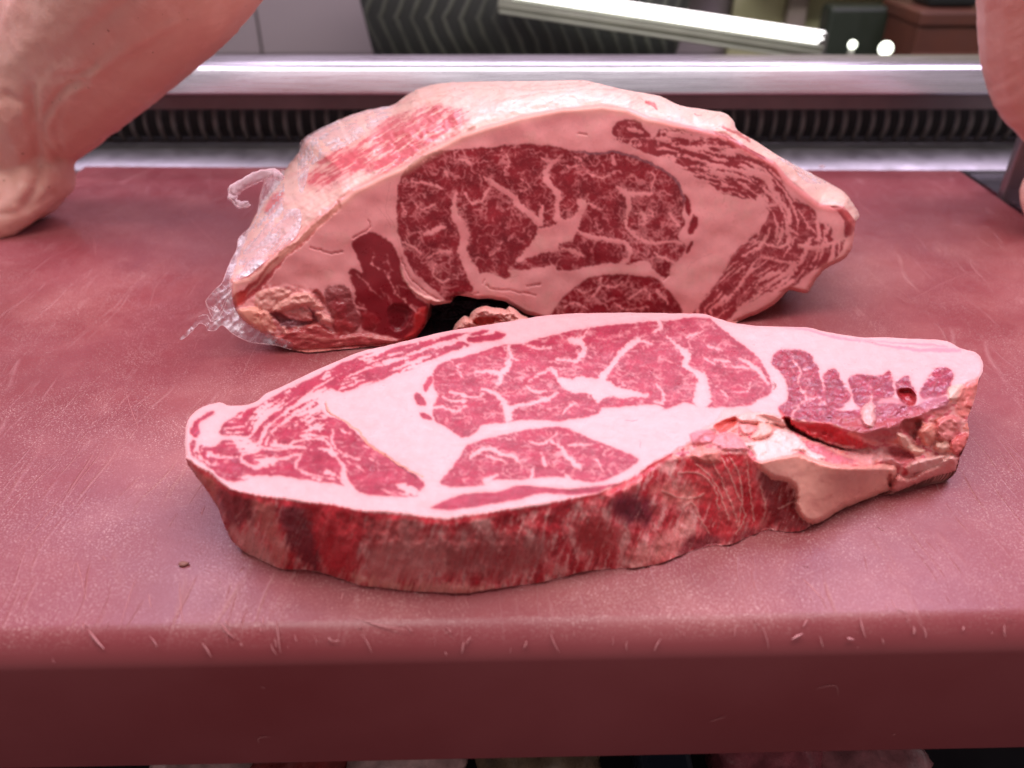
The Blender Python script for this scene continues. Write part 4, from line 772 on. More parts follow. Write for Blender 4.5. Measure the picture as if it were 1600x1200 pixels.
def build_film():
    F, T, mask = (film_data[k] for k in ('F', 'T', 'mask'))
    k = NT('thin_plastic_film'); v = k.obj()
    k.p.inputs['Base Color'].default_value = (.90, .80, .86, 1); k.p.inputs['Roughness'].default_value = .13; k.p.inputs['Specular IOR Level'].default_value = 1.
    tr = k.new('ShaderNodeBsdfTransparent'); tr.inputs[0].default_value = (.97, .94, .96, 1); mx = k.new('ShaderNodeMixShader')
    fr = k.new('ShaderNodeLayerWeight'); fr.inputs[0].default_value = .35
    f = k.math('ADD', k.ramp(k.noise(k.mapping(v, (1, 1, .35), (0, .6, 0)), 70, 5, .6, .8), .44, .66, .06, .72), k.math('MULTIPLY', fr.outputs['Facing'], .22))
    k.l(f, mx.inputs[0]); k.l(tr.outputs[0], mx.inputs[1]); k.l(k.p.outputs[0], mx.inputs[2]); k.l(mx.outputs[0], k.out.inputs[0])
    k.bump(k.noise(v, 70, 3, .5, 1.2), .5, .002); film = k.m
    edge_m = simple('film_fold', (.86, .60, .62), .25, 0, .3, 300, (.80, .46, .47))
    A = np.where(mask, T, 0); B = mask.astype(float); Tf = T.copy(); done = mask.copy()
    for r in (4, 12, 30, 60):
        a, b = blur(A, r), blur(B, r); g = (~done) & (b > .02); Tf[g] = a[g]/b[g]; done |= g
    m0 = blur(Tf, 4)
    root = empty('plastic_wrap', (-.17, .43, 0), "clear torn plastic wrap clinging round the left end of the joint", "plastic wrap")
    def depth(U, V):
        i = np.clip(((U-F.u0)/F.step), 0, F.nu-1).astype(int); j = np.clip(((V-F.v0)/F.step), 0, F.nv-1).astype(int); return m0[j, i]
    c1 = lambda pts: P(270, 240, 3.75, pts); c3 = lambda pts: P(280, 120, 2.727, pts)
    def sheet(name, poly, off, amp, seed, step=1.6, edge=None, ang=.8):
        oc = crm(poly, 3); a, b = oc.min(0)-3, oc.max(0)+3
        G = Field(a[0], a[1], b[0], b[1], step, 1.0, seed); od = G.sd([tuple(p) for p in oc], raw=True, smooth=1, m=40)
        x, y, z = rays(G.U, G.V); ca, sa = math.cos(ang), math.sin(ang)
        rr = 1-np.abs(noise((G.U*ca+G.V*sa)/13, (G.V*ca-G.U*sa)/50, seed))*2.4
        t = depth(G.U, G.V)-off-amp*rr-amp*.5*noise(G.U/6, G.V/6, seed+2); t = np.minimum(t, (.0015-H)/z)
        PX, quad, ob = relief(G, od < 0, oc, 1/t, np.ones(G.U.shape+(3,)), [(name, od < 0, 'p')], root, {'p': film})
        return G, t
    def hem(G, t, pts, r, name='film_fold'):
        q = crm(pts, 4, False); i = np.clip((q[:, 0]-G.u0)/G.step, 0, G.nu-1).astype(int); j = np.clip((q[:, 1]-G.v0)/G.step, 0, G.nv-1).astype(int)
        x, y, z = rays(q[:, 0], q[:, 1]); tt = t[j, i]-.0004; path = [(x[n]*tt[n], y[n]*tt[n], max(.0008, H+z[n]*tt[n])) for n in range(len(q))]
        rad = [r*.6*(.5+.8*abs(float(noise(n/3., 0., 3)))) for n in range(len(q))]; V_, F_ = tube_vf(path, rad, 6)
        mesh_obj(name, V_, F_, edge_m, root)
    outer = [(575, 105), (540, 145), (512, 250), (505, 300), (480, 400), (410, 470), (385, 500), (375, 560), (345, 620), (318, 680), (290, 755), (240, 805), (195, 862), (205, 905), (225, 930), (165, 945), (120, 1000), (75, 1050), (35, 1088)]
    lowr = [(60, 1088), (110, 1045), (155, 995), (195, 1010), (205, 1035), (250, 1035), (290, 1005), (345, 1050), (400, 1082), (470, 1108), (600, 1122), (690, 1148)]
    inner = [(700, 1110), (600, 1070), (500, 1040), (420, 990), (375, 930), (350, 860), (352, 745), (440, 715), (520, 650), (580, 597), (660, 540), (740, 460), (748, 330), (655, 325), (648, 280), (658, 190), (655, 100), (610, 95)]
    G, t = sheet('film_sheet', c1(outer+lowr+inner), .0015, .0016, 4)
    hem(G, t, c1(outer[1:-4]), .00028); hem(G, t, c1(lowr), .00028); hem(G, t, c1([(190, 862), (215, 905), (270, 925), (300, 870), (352, 750)]), .0003); hem(G, t, c1([(345, 745), (440, 715), (520, 650), (590, 595)]), .0002)
    hem(G, t, c1([(205, 905), (245, 975), (290, 930), (340, 800)]), .0003); hem(G, t, c1([(655, 100), (658, 190), (650, 280), (600, 370), (520, 430)]), .0002)
    hem(G, t, c1([(745, 330), (740, 400), (735, 455)]), .00025); hem(G, t, c1([(150, 955), (200, 945), (225, 985), (265, 960)]), .0004)
    up = c3([(508, 330), (512, 290), (530, 262), (600, 220), (690, 182), (780, 150), (860, 130), (915, 128), (900, 165), (800, 240), (700, 300), (600, 352), (556, 392), (543, 440), (520, 505), (505, 440)])
    G, t = sheet('film_sheet', up, .002, .0022, 9, ang=-.6)
    hem(G, t, c3([(512, 300), (530, 264), (600, 222), (690, 184), (780, 152), (860, 131)]), .00025); hem(G, t, c3([(528, 268), (545, 300), (550, 360), (545, 420)]), .0002)
    # right hand edge wisps
    G, t = sheet('film_sheet', P(900, 120, 3, [(940, 378), (1000, 395), (1060, 430), (1130, 470), (1180, 500), (1100, 500), (1060, 480), (1020, 440)]), .001, .001, 14)
    hem(G, t, P(900, 120, 3, [(940, 378), (1000, 398), (1030, 440), (1080, 460), (1085, 480)]), .0003)
    # curled-over tip
    q = crm(c1([(640, 150), (590, 118), (520, 130), (470, 148), (420, 175), (372, 205), (352, 235), (362, 275), (400, 300), (448, 292)]), 4, False)
    path = [tuple(at_y(a, b, .455-.0006*n)) for n, (a, b) in enumerate(q)]; N = len(path)
    prof = [.0035, .006, .0065, .006, .006, .0065, .006, .0045, .004, .003]; V_, F_ = [], []
    for n, p in enumerate(path):
        w = np.interp(n/(N-1)*9, range(10), prof)*(.8+.25*float(noise(n/2.5, 1., 4))); p0 = Vector(path[max(n-1, 0)]); p1 = Vector(path[min(n+1, N-1)]); d = (p1-p0).normalized(); s_ = d.cross(Vector((0, 1, 0))).normalized()
        for k_ in range(7):
            a = (k_/6-.5)*3.6; V_.append(Vector(p)+s_*math.sin(a)*w*.55+Vector((0, 1, 0))*(-math.cos(a)*w*.6+.0022*float(noise(n/2.2, k_/1.5, 8))))
    for n in range(N-1):
        for k_ in range(6): F_.append((n*7+k_, n*7+k_+1, (n+1)*7+k_+1, (n+1)*7+k_))
    k2 = NT('milky_film'); tr = k2.new('ShaderNodeBsdfTransparent'); mx = k2.new('ShaderNodeMixShader'); mx.inputs[0].default_value = .32
    k2.p.inputs['Base Color'].default_value = (.85, .62, .66, 1); k2.p.inputs['Roughness'].default_value = .25; k2.l(tr.outputs[0], mx.inputs[1]); k2.l(k2.p.outputs[0], mx.inputs[2]); k2.l(mx.outputs[0], k2.out.inputs[0])
    k2.bump(k2.noise(k2.obj(), 260, 4), .6, .001)
    o = mesh_obj('film_curl', V_, F_, k2.m, root); sol = o.modifiers.new('s', 'SOLIDIFY'); sol.thickness = .0005
    rimp = [V_[n*7] for n in range(N)]; v2, f2 = tube_vf(rimp, [.0004]*N, 6); mesh_obj('film_fold', v2, f2, edge_m, root)
    # dark glossy bag lining in the hollow under the joint
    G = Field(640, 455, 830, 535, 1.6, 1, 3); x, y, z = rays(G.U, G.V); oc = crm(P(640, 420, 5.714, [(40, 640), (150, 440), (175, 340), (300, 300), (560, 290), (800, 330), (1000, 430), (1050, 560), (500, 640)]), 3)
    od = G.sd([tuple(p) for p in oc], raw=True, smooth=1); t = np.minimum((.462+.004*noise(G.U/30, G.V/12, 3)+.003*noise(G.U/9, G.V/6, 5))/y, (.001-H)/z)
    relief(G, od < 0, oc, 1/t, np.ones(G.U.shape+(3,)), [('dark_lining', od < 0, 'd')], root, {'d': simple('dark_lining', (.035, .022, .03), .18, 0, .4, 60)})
build_film()
# ================================================================== BOARD
def build_board():
    k = NT('worn_red_nylon'); v = k.obj()
    geo = k.new('ShaderNodeNewGeometry'); sep = k.new('ShaderNodeSeparateXYZ'); k.l(geo.outputs['Normal'], sep.inputs[0]); up = k.ramp(sep.outputs[2], .6, .98)
    base = k.mix(k.ramp(k.noise(v, 6, 4, .6), .3, .7), (.225, .032, .038), (.285, .056, .064))
    haze_ = k.math('MULTIPLY', k.ramp(k.noise(v, 9, 6, .65), .48, .68), up)
    base = k.mix(k.math('MULTIPLY', haze_, .40), base, (.50, .18, .165))
    spots = k.ramp(k.noise(v, 1100, 3, .75), .53, .68); patchy = k.ramp(k.noise(v, 20, 7, .75), .40, .62)
    spk = k.math('MULTIPLY', k.math('MULTIPLY', spots, k.math('ADD', k.math('MULTIPLY', patchy, .8), .16)), up)
    base = k.mix(k.math('MULTIPLY', spk, .8), base, (.74, .46, .42))
    stain = k.math('MULTIPLY', k.ramp(k.noise(v, 22, 6, .65), .54, .70), up); base = k.mix(k.math('MULTIPLY', stain, .5), base, (.27, .035, .04))
    scr = None
    for n, (rot, sc, th) in enumerate((((0, 0, .5), 1.0, .010), ((0, 0, -.35), 1.3, .008), ((0, 0, 1.25), .8, .010), ((0, 0, 2.2), 1.6, .007))):
        w = k.new('ShaderNodeVectorMath', operation='ADD'); nz = k.new('ShaderNodeTexNoise'); nz.inputs['Scale'].default_value = 7; k.l(v, nz.inputs['Vector'])
        sc_ = k.new('ShaderNodeVectorMath', operation='SCALE'); sc_.inputs['Scale'].default_value = .05; k.l(nz.outputs[1], sc_.inputs[0]); k.l(v, w.inputs[0]); k.l(sc_.outputs[0], w.inputs[1])
        m = k.mapping(w.outputs[0], (38*sc, 2.2*sc, 1), rot); vo = k.new('ShaderNodeTexVoronoi', feature='DISTANCE_TO_EDGE'); vo.inputs['Scale'].default_value = 1.0; k.l(m, vo.inputs['Vector'])
        s_ = k.math('MULTIPLY', k.ramp(vo.outputs['Distance'], 0, th*2.2, 1, 0), k.ramp(k.noise(v, 17+n*5, 3), .52, .66))
        scr = s_ if scr is None else k.math('MAXIMUM', scr, s_)
    scr = k.math('MULTIPLY', scr, up)
    base = k.mix(k.math('MULTIPLY', scr, .22), base, (.66, .36, .34)); k.l(base, k.p.inputs['Base Color'])
    rr = k.math('ADD', k.ramp(k.noise(v, 12, 5, .6), .3, .7, .34, .50), k.math('MULTIPLY', scr, .1)); k.l(rr, k.p.inputs['Roughness']); k.p.inputs['Specular IOR Level'].default_value = .5
    h = k.math('ADD', k.math('ADD', k.math('MULTIPLY', k.noise(v, 700, 3, .7), .35), k.math('MULTIPLY', k.noise(v, 120, 4, .6), .3)), k.math('MULTIPLY', scr, .5))
    h = k.math('MULTIPLY', h, k.math('ADD', k.math('MULTIPLY', up, .85), .15)); k.bump(h, .5, .0008)
    yf = lambda x: .2154+.0222*x
    yb = lambda x: .776-.0155*x
    bm = bmesh.new(); x0, x1 = -.418, .432
    c = [(x0, yf(x0)-.012), (x1, yf(x1)-.012), (x1+.006, yb(x1)), (x0-.006, yb(x0))]
    lo = [bm.verts.new((a, b, -.078)) for a, b in c]; hi = [bm.verts.new((a, b, 0)) for a, b in c]
    bm.faces.new(lo[::-1]); bm.faces.new(hi)
    for i in range(4): bm.faces.new((lo[i], lo[(i+1) % 4], hi[(i+1) % 4], hi[i]))
    bm.edges.ensure_lookup_table(); fe = [e for e in bm.edges if e.verts[0] in hi[:2] and e.verts[1] in hi[:2]]
    bmesh.ops.bevel(bm, geom=fe, offset=.0125, segments=10, profile=.42, affect='EDGES')
    oth = [e for e in bm.edges if e.is_manifold and e.calc_face_angle(0) > .6]
    bmesh.ops.bevel(bm, geom=oth, offset=.002, segments=2, profile=.5, affect='EDGES')
    root = empty('cutting_board', (0, .5, -.078), "worn dull red nylon cutting board under the steak and the joint", "cutting board")
    o = bm_obj('slab', bm, k.m, root, False)
    for p in o.data.polygons: p.use_smooth = True
    o.data.set_sharp_from_angle(angle=.7)
    # raised nicks and burrs
    pale = simple('nylon_burr', (.56, .23, .23), .5, 0, 0, 50, (.46, .16, .16)); rnd = random.Random(4); V_, F_ = [], []
    def surf(x, s):   # s metres along the profile from the top edge, over the rounded lip
        y0 = yf(x); r = .0125
        if s < 0: return Vector((x, y0-s, .0)), Vector((0, 0, 1))
        a = min(s/r, 1.2); 
        if a < math.pi/2: return Vector((x, y0-r*math.sin(a)*.97, -r*(1-math.cos(a)))), Vector((0, -math.sin(a), math.cos(a)))
        return Vector((x, y0-r, -s)), Vector((0, -1, 0))
    def sliver(pts, w, hgt):
        i0 = len(V_)
        for n, (p, nn) in enumerate(pts):
            t = (pts[min(n+1, len(pts)-1)][0]-pts[max(n-1, 0)][0]).normalized(); sd = t.cross(nn).normalized(); ww = w*math.sin(math.pi*(n+.6)/(len(pts)+.2))
            for a, b in ((-1, 0), (0, 1), (1, 0)): V_.append(p+sd*ww*a+nn*(hgt*b*ww/w+.0001))
        for n in range(len(pts)-1):
            for q in range(2): F_.append((i0+n*3+q, i0+n*3+q+1, i0+n*3+4+q, i0+n*3+3+q))
    def front(u, v, s0=None):
        p = at_z(u, v, 0); return p.x, yf(p.x)-p.y
    marks = [(860, 985, 875, 1010, 3), (1035, 992, 1028, 1010, 3), (1243, 992, 1258, 985, 5), (1330, 990, 1342, 992, 5), (1345, 965, 1360, 990, 3), (138, 985, 156, 1008, 4), (232, 992, 240, 1006, 2), (312, 1000, 320, 1018, 3), (432, 968, 432, 1012, 2.5), (420, 1000, 425, 1015, 2), (720, 1012, 724, 996, 4), (736, 990, 728, 1000, 3), (982, 995, 984, 1008, 2.5), (345, 975, 364, 994, 3), (360, 980, 352, 968, 2.5), (1190, 975, 1210, 1005, 2), (1430, 975, 1434, 985, 4), (1445, 975, 1456, 990, 2.5), (1508, 975, 1510, 980, 4), (1573, 972, 1582, 988, 2.5), (1355, 1005, 1360, 1018, 2), (1385, 990, 1393, 998, 2.5), (693, 1010, 694, 1016, 3), (566, 990, 577, 1012, 2), (818, 1005, 822, 995, 4), (512, 992, 518, 997, 3), (560, 978, 564, 980, 3)]
    for a, b, c_, d, w in marks:
        xa, sa = front(a, b); xb, sb = front(c_, d); n = 6; ph = rnd.uniform(-1, 1)
        pts = [surf(xa+(xb-xa)*t/n+math.sin(math.pi*t/n)*ph*.0006, sa+(sb-sa)*t/n) for t in range(n+1)]; sliver(pts, w*.00011, w*.00010)
    for n in range(60):
        x = rnd.uniform(-.26, .27); s_ = rnd.choice((rnd.uniform(-.012, .014), rnd.uniform(-.05, .0), rnd.gauss(.004, .004))); L = rnd.uniform(.0008, .005); a = rnd.gauss(.3, .5); m_ = 5
        pts = [surf(x+math.sin(a)*L*t/m_+rnd.gauss(0, .00008), s_+math.cos(a)*L*t/m_) for t in range(m_+1)]; sliver(pts, rnd.uniform(.00008, .00026), .00015)
    # long knife marks on the top
    for pts in ([(1252, 903), (1262, 912), (1275, 925), (1290, 942)], [(212, 190+74), (260, 300), (300, 345), (348, 392)], [(1125, 905), (1112, 892), (1104, 880)], [(195, 605), (205, 640), (218, 672)], [(135, 940), (120, 880), (112, 905)], [(185, 985), (205, 925), (212, 905)], [(280, 905), (283, 950), (286, 978)], [(232, 928), (236, 950)], [(322, 260), (330, 300)], [(145, 365), (150, 400)], [(880, 900), (920, 915)], [(1392, 935), (1400, 950), (1420, 958)], [(545, 960), (585, 975), (640, 985)], [(20, 880), (60, 820), (110, 760)], [(1560, 640), (1500, 610), (1470, 590)], [(1530, 420), (1480, 440), (1420, 470)]):
        q = crm(pts, 5, False); sliver([(at_z(a, b, 0), Vector((0, 0, 1))) for a, b in q], .00030 if pts[0][0] == 1252 else .00018, .0001)
    for pts in ([(1275, 1078), (1290, 1073), (1307, 1073), (1310, 1088)], [(1110, 1128), (1135, 1120)], [(405, 1160), (405, 1152), (422, 1150)], [(408, 1072), (414, 1075)], [(1395, 1150), (1400, 1148)]):
        q = crm(pts, 4, False); sliver([((lambda p: Vector((p.x, yf(p.x)-.0125, p.z)))(at_y(a, b, yf((a-800)/FPX*.3)-.0125)), Vector((0, -1, 0))) for a, b in q], .00016, .0001)
    o = mesh_obj('knife_nick', V_, F_, pale, root, False); o['kind'] = 'stuff'
build_board()
def crumb(u, v, r, col, label, seed=1, cat='crumb'):
    p = at_z(u, v, 0); bm = bmesh.new(); bmesh.ops.create_icosphere(bm, subdivisions=2, radius=1)
    for q in bm.verts: 
        f = 1+.35*float(noise(q.co.x*1.7+seed, q.co.y*1.7+q.co.z, seed)); q.co = Vector((q.co.x*r*1.5*f, q.co.y*r*f, (q.co.z*.5+.45)*r*f))+p
    o = bm_obj(label and 'meat_crumb', bm, simple('crumb_%d' % seed, col, .5, 0, .3, 500), None); tag(o, label, cat)
crumb(287, 883, .0014, (.34, .13, .10), "small brown crumb on the board left of the steak", 3)
crumb(1284, 262, .0022, (.8, .5, .5), "tiny pale scrap on the board behind the joint's right end", 4, 'scrap')
# ================================================================== COUNTER
steel_k = NT('brushed_steel'); v_ = steel_k.obj()
steel_k.p.inputs['Metallic'].default_value = 1; steel_k.l(steel_k.mix(steel_k.noise(v_, 4, 5), (.46, .44, .49), (.62, .59, .64)), steel_k.p.inputs['Base Color'])
steel_k.l(steel_k.ramp(steel_k.noise(steel_k.mapping(v_, (3, 200, 200)), 4, 4), .3, .7, .20, .34), steel_k.p.inputs['Roughness']); steel_k.bump(steel_k.noise(v_, 30, 4, .6), .12, .001)
M_steel = steel_k.m
def extr(name, prof, x0, x1, mat, parent=None, skew=0.):
    V_, F_ = [], []; n = len(prof)
    for x in (x0, x1):
        for y, z in prof: V_.append((x, y+skew*x, z))
    for i in range(n): F_.append((i, (i+1) % n, n+(i+1) % n, n+i))
    F_.append(tuple(range(n))[::-1]); F_.append(tuple(range(n, 2*n)))
    o = mesh_obj(name, V_, F_, mat, parent, True); o.data.set_sharp_from_angle(angle=.6); return o
def build_counter():
    root = empty('display_counter', (0, .82, -.1), "stainless steel refrigerated counter with a rail and vent grille behind the board", "counter")
    pr = [(.802, .0635), (.7995, .0645), (.7990, .0660), (.8078, .0845), (.8092, .0866), (.8112, .0882), (.8145, .0896), (.8190, .0908), (.8250, .0918), (.8300, .0930), (.8360, .0936), (.838, .0920), (.838, .0635)]
    extr('rail', pr, -.75, .75, M_steel, root)
    extr('lower_rail', [(.822, .0445), (.820, .0455), (.820, .0585), (.822, .0605), (.86, .0605), (.86, .0445)], -.75, .75, simple('dull_steel', (.20, .17, .175), .4, .5, .05), root)
    dark = simple('dark_cavity', (.028, .026, .024), .6)
    extr('grille_back', [(.868, -.03), (.868, .046), (.875, .046), (.875, -.03)], -.75, .75, dark, root)
    extr('ledge', [(.7795, -.05), (.7795, -.0035), (.781, -.002), (.8075, .0085), (.8095, .0085), (.8110, .007), (.868, .004), (.868, -.05)], -.75, .75, simple('satin_steel', (.34, .33, .335), .45, .9, .04), root)
    # curved upright fins of the grille
    fin = simple('grille_fin', (.24, .235, .225), .5, .2); V_, F_ = [], []
    for k in range(9):
        t = k/8; z = .004+.040*t; y = .846+.010*(1-math.sin(math.pi*t))+.004*t; 
        for a, b in ((-.0016, .0006), (0, -.0010), (.0020, .0006), (.0020, .003), (-.0016, .003)): V_.append((a, y+b, z))
    for k in range(8):
        for q in range(5): F_.append((k*5+q, k*5+(q+1) % 5, k*5+5+(q+1) % 5, k*5+5+q))
    F_ += [(4, 3, 2, 1, 0), (40, 41, 42, 43, 44)]
    me = None
    for n in range(78):
        if me is None:
            o = mesh_obj('grille_fin', V_, F_, fin, None); me = o.data; o.parent = root
        else: o = link(bpy.data.objects.new('grille_fin', me), root)
        o.location = Vector((-.56+.01465*n, 0, 0))-Vector(root.location); o.scale[0] = .8+.5*abs(math.sin(n*2.1))
    # steel bed round the board and the post at the right
    bm = box_bm(-.62, .62, .30, .779, -.086, -.0795); bm_obj('bed', bm, M_steel, root, False)
    extr('side_sill', [(.30, -.079), (.30, -.006), (.779, -.006), (.779, -.079)], -.47, -.430, M_steel, root)
    extr('side_sill', [(.62, -.079), (.62, -.006), (.779, -.006), (.779, -.079)], .452, .56, M_steel, root)
    bm = box_bm(.443, .510, .697, .707, -.078, .075, .002); bm_obj('post', bm, simple('post_steel', (.34, .30, .31), .4, .85, .05), root, False)
build_counter()
def build_beyond():
    # pale panelled wall: panels are parts
    root = empty('back_wall', (-.3, 1.36, -.2), "pale grey panelled wall beyond the steel rail", "wall")
    pm = simple('grey_panel', (.40, .34, .345), .5, 0, .05, 20, (.37, .32, .325), 3)
    for n in range(6):
        bm = box_bm(-.78+.385*n, -.78+.385*(n+1)-.004, 1.35, 1.37, -.25, .55, .002); bm_obj('panel', bm, pm, root, False)
    k = NT('chevron_cloth'); tc = k.obj(); sp = k.new('ShaderNodeSeparateXYZ'); k.l(tc, sp.inputs[0])
    zz = k.math('PINGPONG', k.math('ADD', sp.outputs[2], .5), .045); xx = k.math('ADD', sp.outputs[0], k.math('MULTIPLY', zz, .45)); xx = k.math('ADD', xx, k.math('MULTIPLY', k.noise(tc, 12, 3), .02))
    st = k.math('SINE', k.math('MULTIPLY', xx, 300)); st = k.ramp(st, .35, .95); st = k.math('MULTIPLY', st, k.ramp(k.noise(tc, 14, 3), .35, .6, .35, 1.))
    k.l(k.mix(st, (.024, .028, .022), (.09, .10, .072)), k.p.inputs['Base Color']); k.p.inputs['Roughness'].default_value = .7; k.bump(st, .6, .003); cloth = k.m
    def bolster(label, x0, x1, y, z, ry, rz, nx=28):
        V_, F_ = [], []; m = 20
        for i in range(nx+1):
            t = i/nx; s_ = min(1, math.sqrt(max(0, 1-(abs(2*t-1))**9)))
            for j in range(m):
                a = 2*math.pi*j/m; wob = 1+.04*float(noise(i/3., j/2.5, 4)); V_.append((x0+(x1-x0)*t, y+ry*s_*math.cos(a)*wob, z+rz*s_*math.sin(a)*wob))
        for i in range(nx):
            for j in range(m): F_.append((i*m+j, i*m+(j+1) % m, (i+1)*m+(j+1) % m, (i+1)*m+j))
        o = mesh_obj('striped_cushion', V_, F_, cloth, None); tag(o, label, 'cushion')
    bolster("large dark cushion with pale green chevron stripes beyond the steel rail", -.205, .24, 1.18, .10, .07, .105)
    bolster("smaller dark ribbed cushion behind the bright tube light", .16, .335, 1.29, .16, .045, .06, 16)
    # fluorescent fitting lying at an angle
    root = empty('tube_light', tuple(at_y(1000, 30, 1.06)), "bright white tube light slanting across the striped cushion", "lamp")
    a, b = at_y(800, -14, 1.085), at_y(1292, 60, 1.02); r = .0075
    V_, F_ = tube_vf([a, a.lerp(b, .5), a.lerp(b, .985), b], [r, r, r, r*.6], 14); mesh_obj('tube', V_, F_, simple('lit_tube', (1., .98, .95), .4, emit=2.6), root)
    a, b = at_y(780, 6, 1.09), at_y(1282, 82, 1.02)
    V_, F_ = tube_vf([a, b], [.0085, .0085], 8, .8); mesh_obj('housing', V_, F_, simple('lamp_housing', (.34, .37, .27), .5, 0, .1, 60), root)
    for q, o_ in ((.0, .0105), (.0, -.004)):
        a2, b2 = a+Vector((0, -.006, o_-.004)), b+Vector((0, -.006, o_-.004)); V_, F_ = tube_vf([a2, b2], [.0022, .0022], 6); mesh_obj('trim_strip', V_, F_, simple('lamp_trim', (.42, .46, .34), .5), root)
    bm = box_bm(b.x-.006, b.x+.004, b.y-.006, b.y+.02, b.z-.012, b.z+.022, .002); bm_obj('end_cap', bm, simple('end_cap', (.12, .12, .10), .5), root, False)
    # shelf things at the right
    ol = simple('olive_board', (.58, .58, .34), .6, 0, .1, 30, (.48, .48, .26), 8)
    root = empty('shelf_back', (.55, 1.34, -.1), "olive and cream shelf panel behind the small lamps", "shelf")
    bm_obj('panel', box_bm(.335, 1.2, 1.325, 1.345, -.1, .5, .002), ol, root, False)
    bm_obj('shelf_edge', box_bm(.335, .72, 1.28, 1.325, .150, .162, .002), simple('cream_edge', (.60, .58, .42), .5), root, False)
    bm_obj('shelf_edge', box_bm(.36, .66, 1.27, 1.3245, .098, .106, .002), simple('cream_edge', (.60, .58, .42), .5), root, False)
    bm_obj('upright', box_bm(.412, .440, 1.30, 1.324, -.02, .145, .002), simple('upright', (.32, .27, .22), .5), root, False)
    o = bm_obj('dark_green_tray', box_bm(.445, .60, 1.22, 1.26, .0, .085, .006), simple('green_plastic', (.028, .040, .026), .4, 0, .1), None, False); tag(o, "dark green tray behind the two small round lamps", "tray")
    for (u, v, r_, lab) in ((1332, 70, .0052, "smaller left one of two small glowing lamps above the rail"), (1384, 76, .0085, "larger right one of two small glowing lamps above the rail")):
        p = at_y(u, v, 1.06); root = empty('small_lamp', tuple(p-Vector((0, 0, r_*2))), lab, 'lamp', 'small lamps above the rail')
        bm = bmesh.new(); bmesh.ops.create_uvsphere(bm, u_segments=16, v_segments=10, radius=r_); bmesh.ops.translate(bm, verts=bm.verts, vec=p); bm_obj('bulb', bm, simple('lit_bulb', (.95, 1., .85), .4, emit=3.5), root)
        V_, F_ = tube_vf([p-Vector((0, 0, r_*2.6)), p-Vector((0, 0, r_*.8))], [r_*.9, r_*.6], 10); mesh_obj('socket', V_, F_, simple('lamp_socket', (.45, .48, .38), .4), root)
    br = simple('brown_wood', (.125, .040, .022), .5, 0, .2, 40, (.09, .032, .02), 12)
    root = empty('brown_crate', (.60, 1.12, -.1), "dark brown wooden box beside the right arm", "box")
    a = at_y(1442, 18, 1.12); bm_obj('body', box_bm(a.x, a.x+.24, 1.12, 1.24, -.1, a.z-.018, .003), br, root, False); bm_obj('lid', box_bm(a.x-.003, a.x+.243, 1.116, 1.244, a.z-.0175, a.z, .003), br, root, False)
    bm_obj('band', box_bm(a.x-.002, a.x+.242, 1.1165, 1.1195, a.z-.062, a.z-.050, .001), simple('crate_band', (.16, .07, .045), .5), root, False)
    o = bm_obj('black_case', box_bm(a.x+.02, a.x+.085, 1.15, 1.21, a.z+.0005, a.z+.05, .006), simple('black_case', (.012, .018, .016), .35), None, False); tag(o, "black case standing on the brown wooden box", "case")
    o = bm_obj('floor', box_bm(-2.5, 2.5, -1.2, 2.6, -.95, -.90), simple('floor', (.12, .085, .08), .5, 0, .1), None, False); o['kind'] = 'structure'
    o = bm_obj('worktop', box_bm(-1.1, 1.2, .885, 1.349, -.03, .0, .002), simple('worktop', (.10, .085, .08), .35), None, False); o['kind'] = 'structure'
build_beyond()
def build_below():
    root = empty('display_tray', (0, .3, -.235), "dark tray of cut meat seen under the front edge of the board", "tray")
    bm_obj('base', box_bm(-.45, .45, .16, .48, -.235, -.23, .001), simple('tray_black', (.02, .02, .025), .35), root, False)
    rnd = random.Random(12)
    specs = [(-.185, (.62, .40, .38), "pale pink cut of meat far left under the board"), (-.125, (.34, .05, .05), "dark red cut of meat under the board, left"), (-.065, (.66, .42, .40), "pale fatty cut under the board beside the dark red one"), (.015, (.24, .17, .11), "brownish wrapped cut under the middle of the board"), (.155, (.50, .13, .16), "streaky red cut of meat under the board, right"), (.215, (.56, .22, .24), "pink veined cut of meat at the lower right corner")]
    for n, (x, c, lab) in enumerate(specs):
        bm = bmesh.new(); bmesh.ops.create_icosphere(bm, subdivisions=4, radius=1); r = (.036, .045, .022)
        for q in bm.verts:
            d = q.co.normalized(); f = 1+.28*float(fbm(d.x*1.6+n*3, d.y*1.6+d.z*1.3, n)); q.co = Vector((x+d.x*r[0]*f, .285+d.y*r[1]*f, -.208+d.z*r[2]*f))
        o = bm_obj('meat_cut', bm, meat_mat('meat_cut_%d' % n, .3, 0, .5, .2, .5, base=(c, tuple(a*.45 for a in c))), None); tag(o, lab, 'meat', 'cuts of meat under the board')
    bm = box_bm(.075, .105, .24, .33, -.2295, -.185, .004); o = bm_obj('dark_divider', bm, simple('divider', (.02, .028, .045), .3), None, False); tag(o, "dark blue grey divider between the cuts under the board", "divider")
build_below()
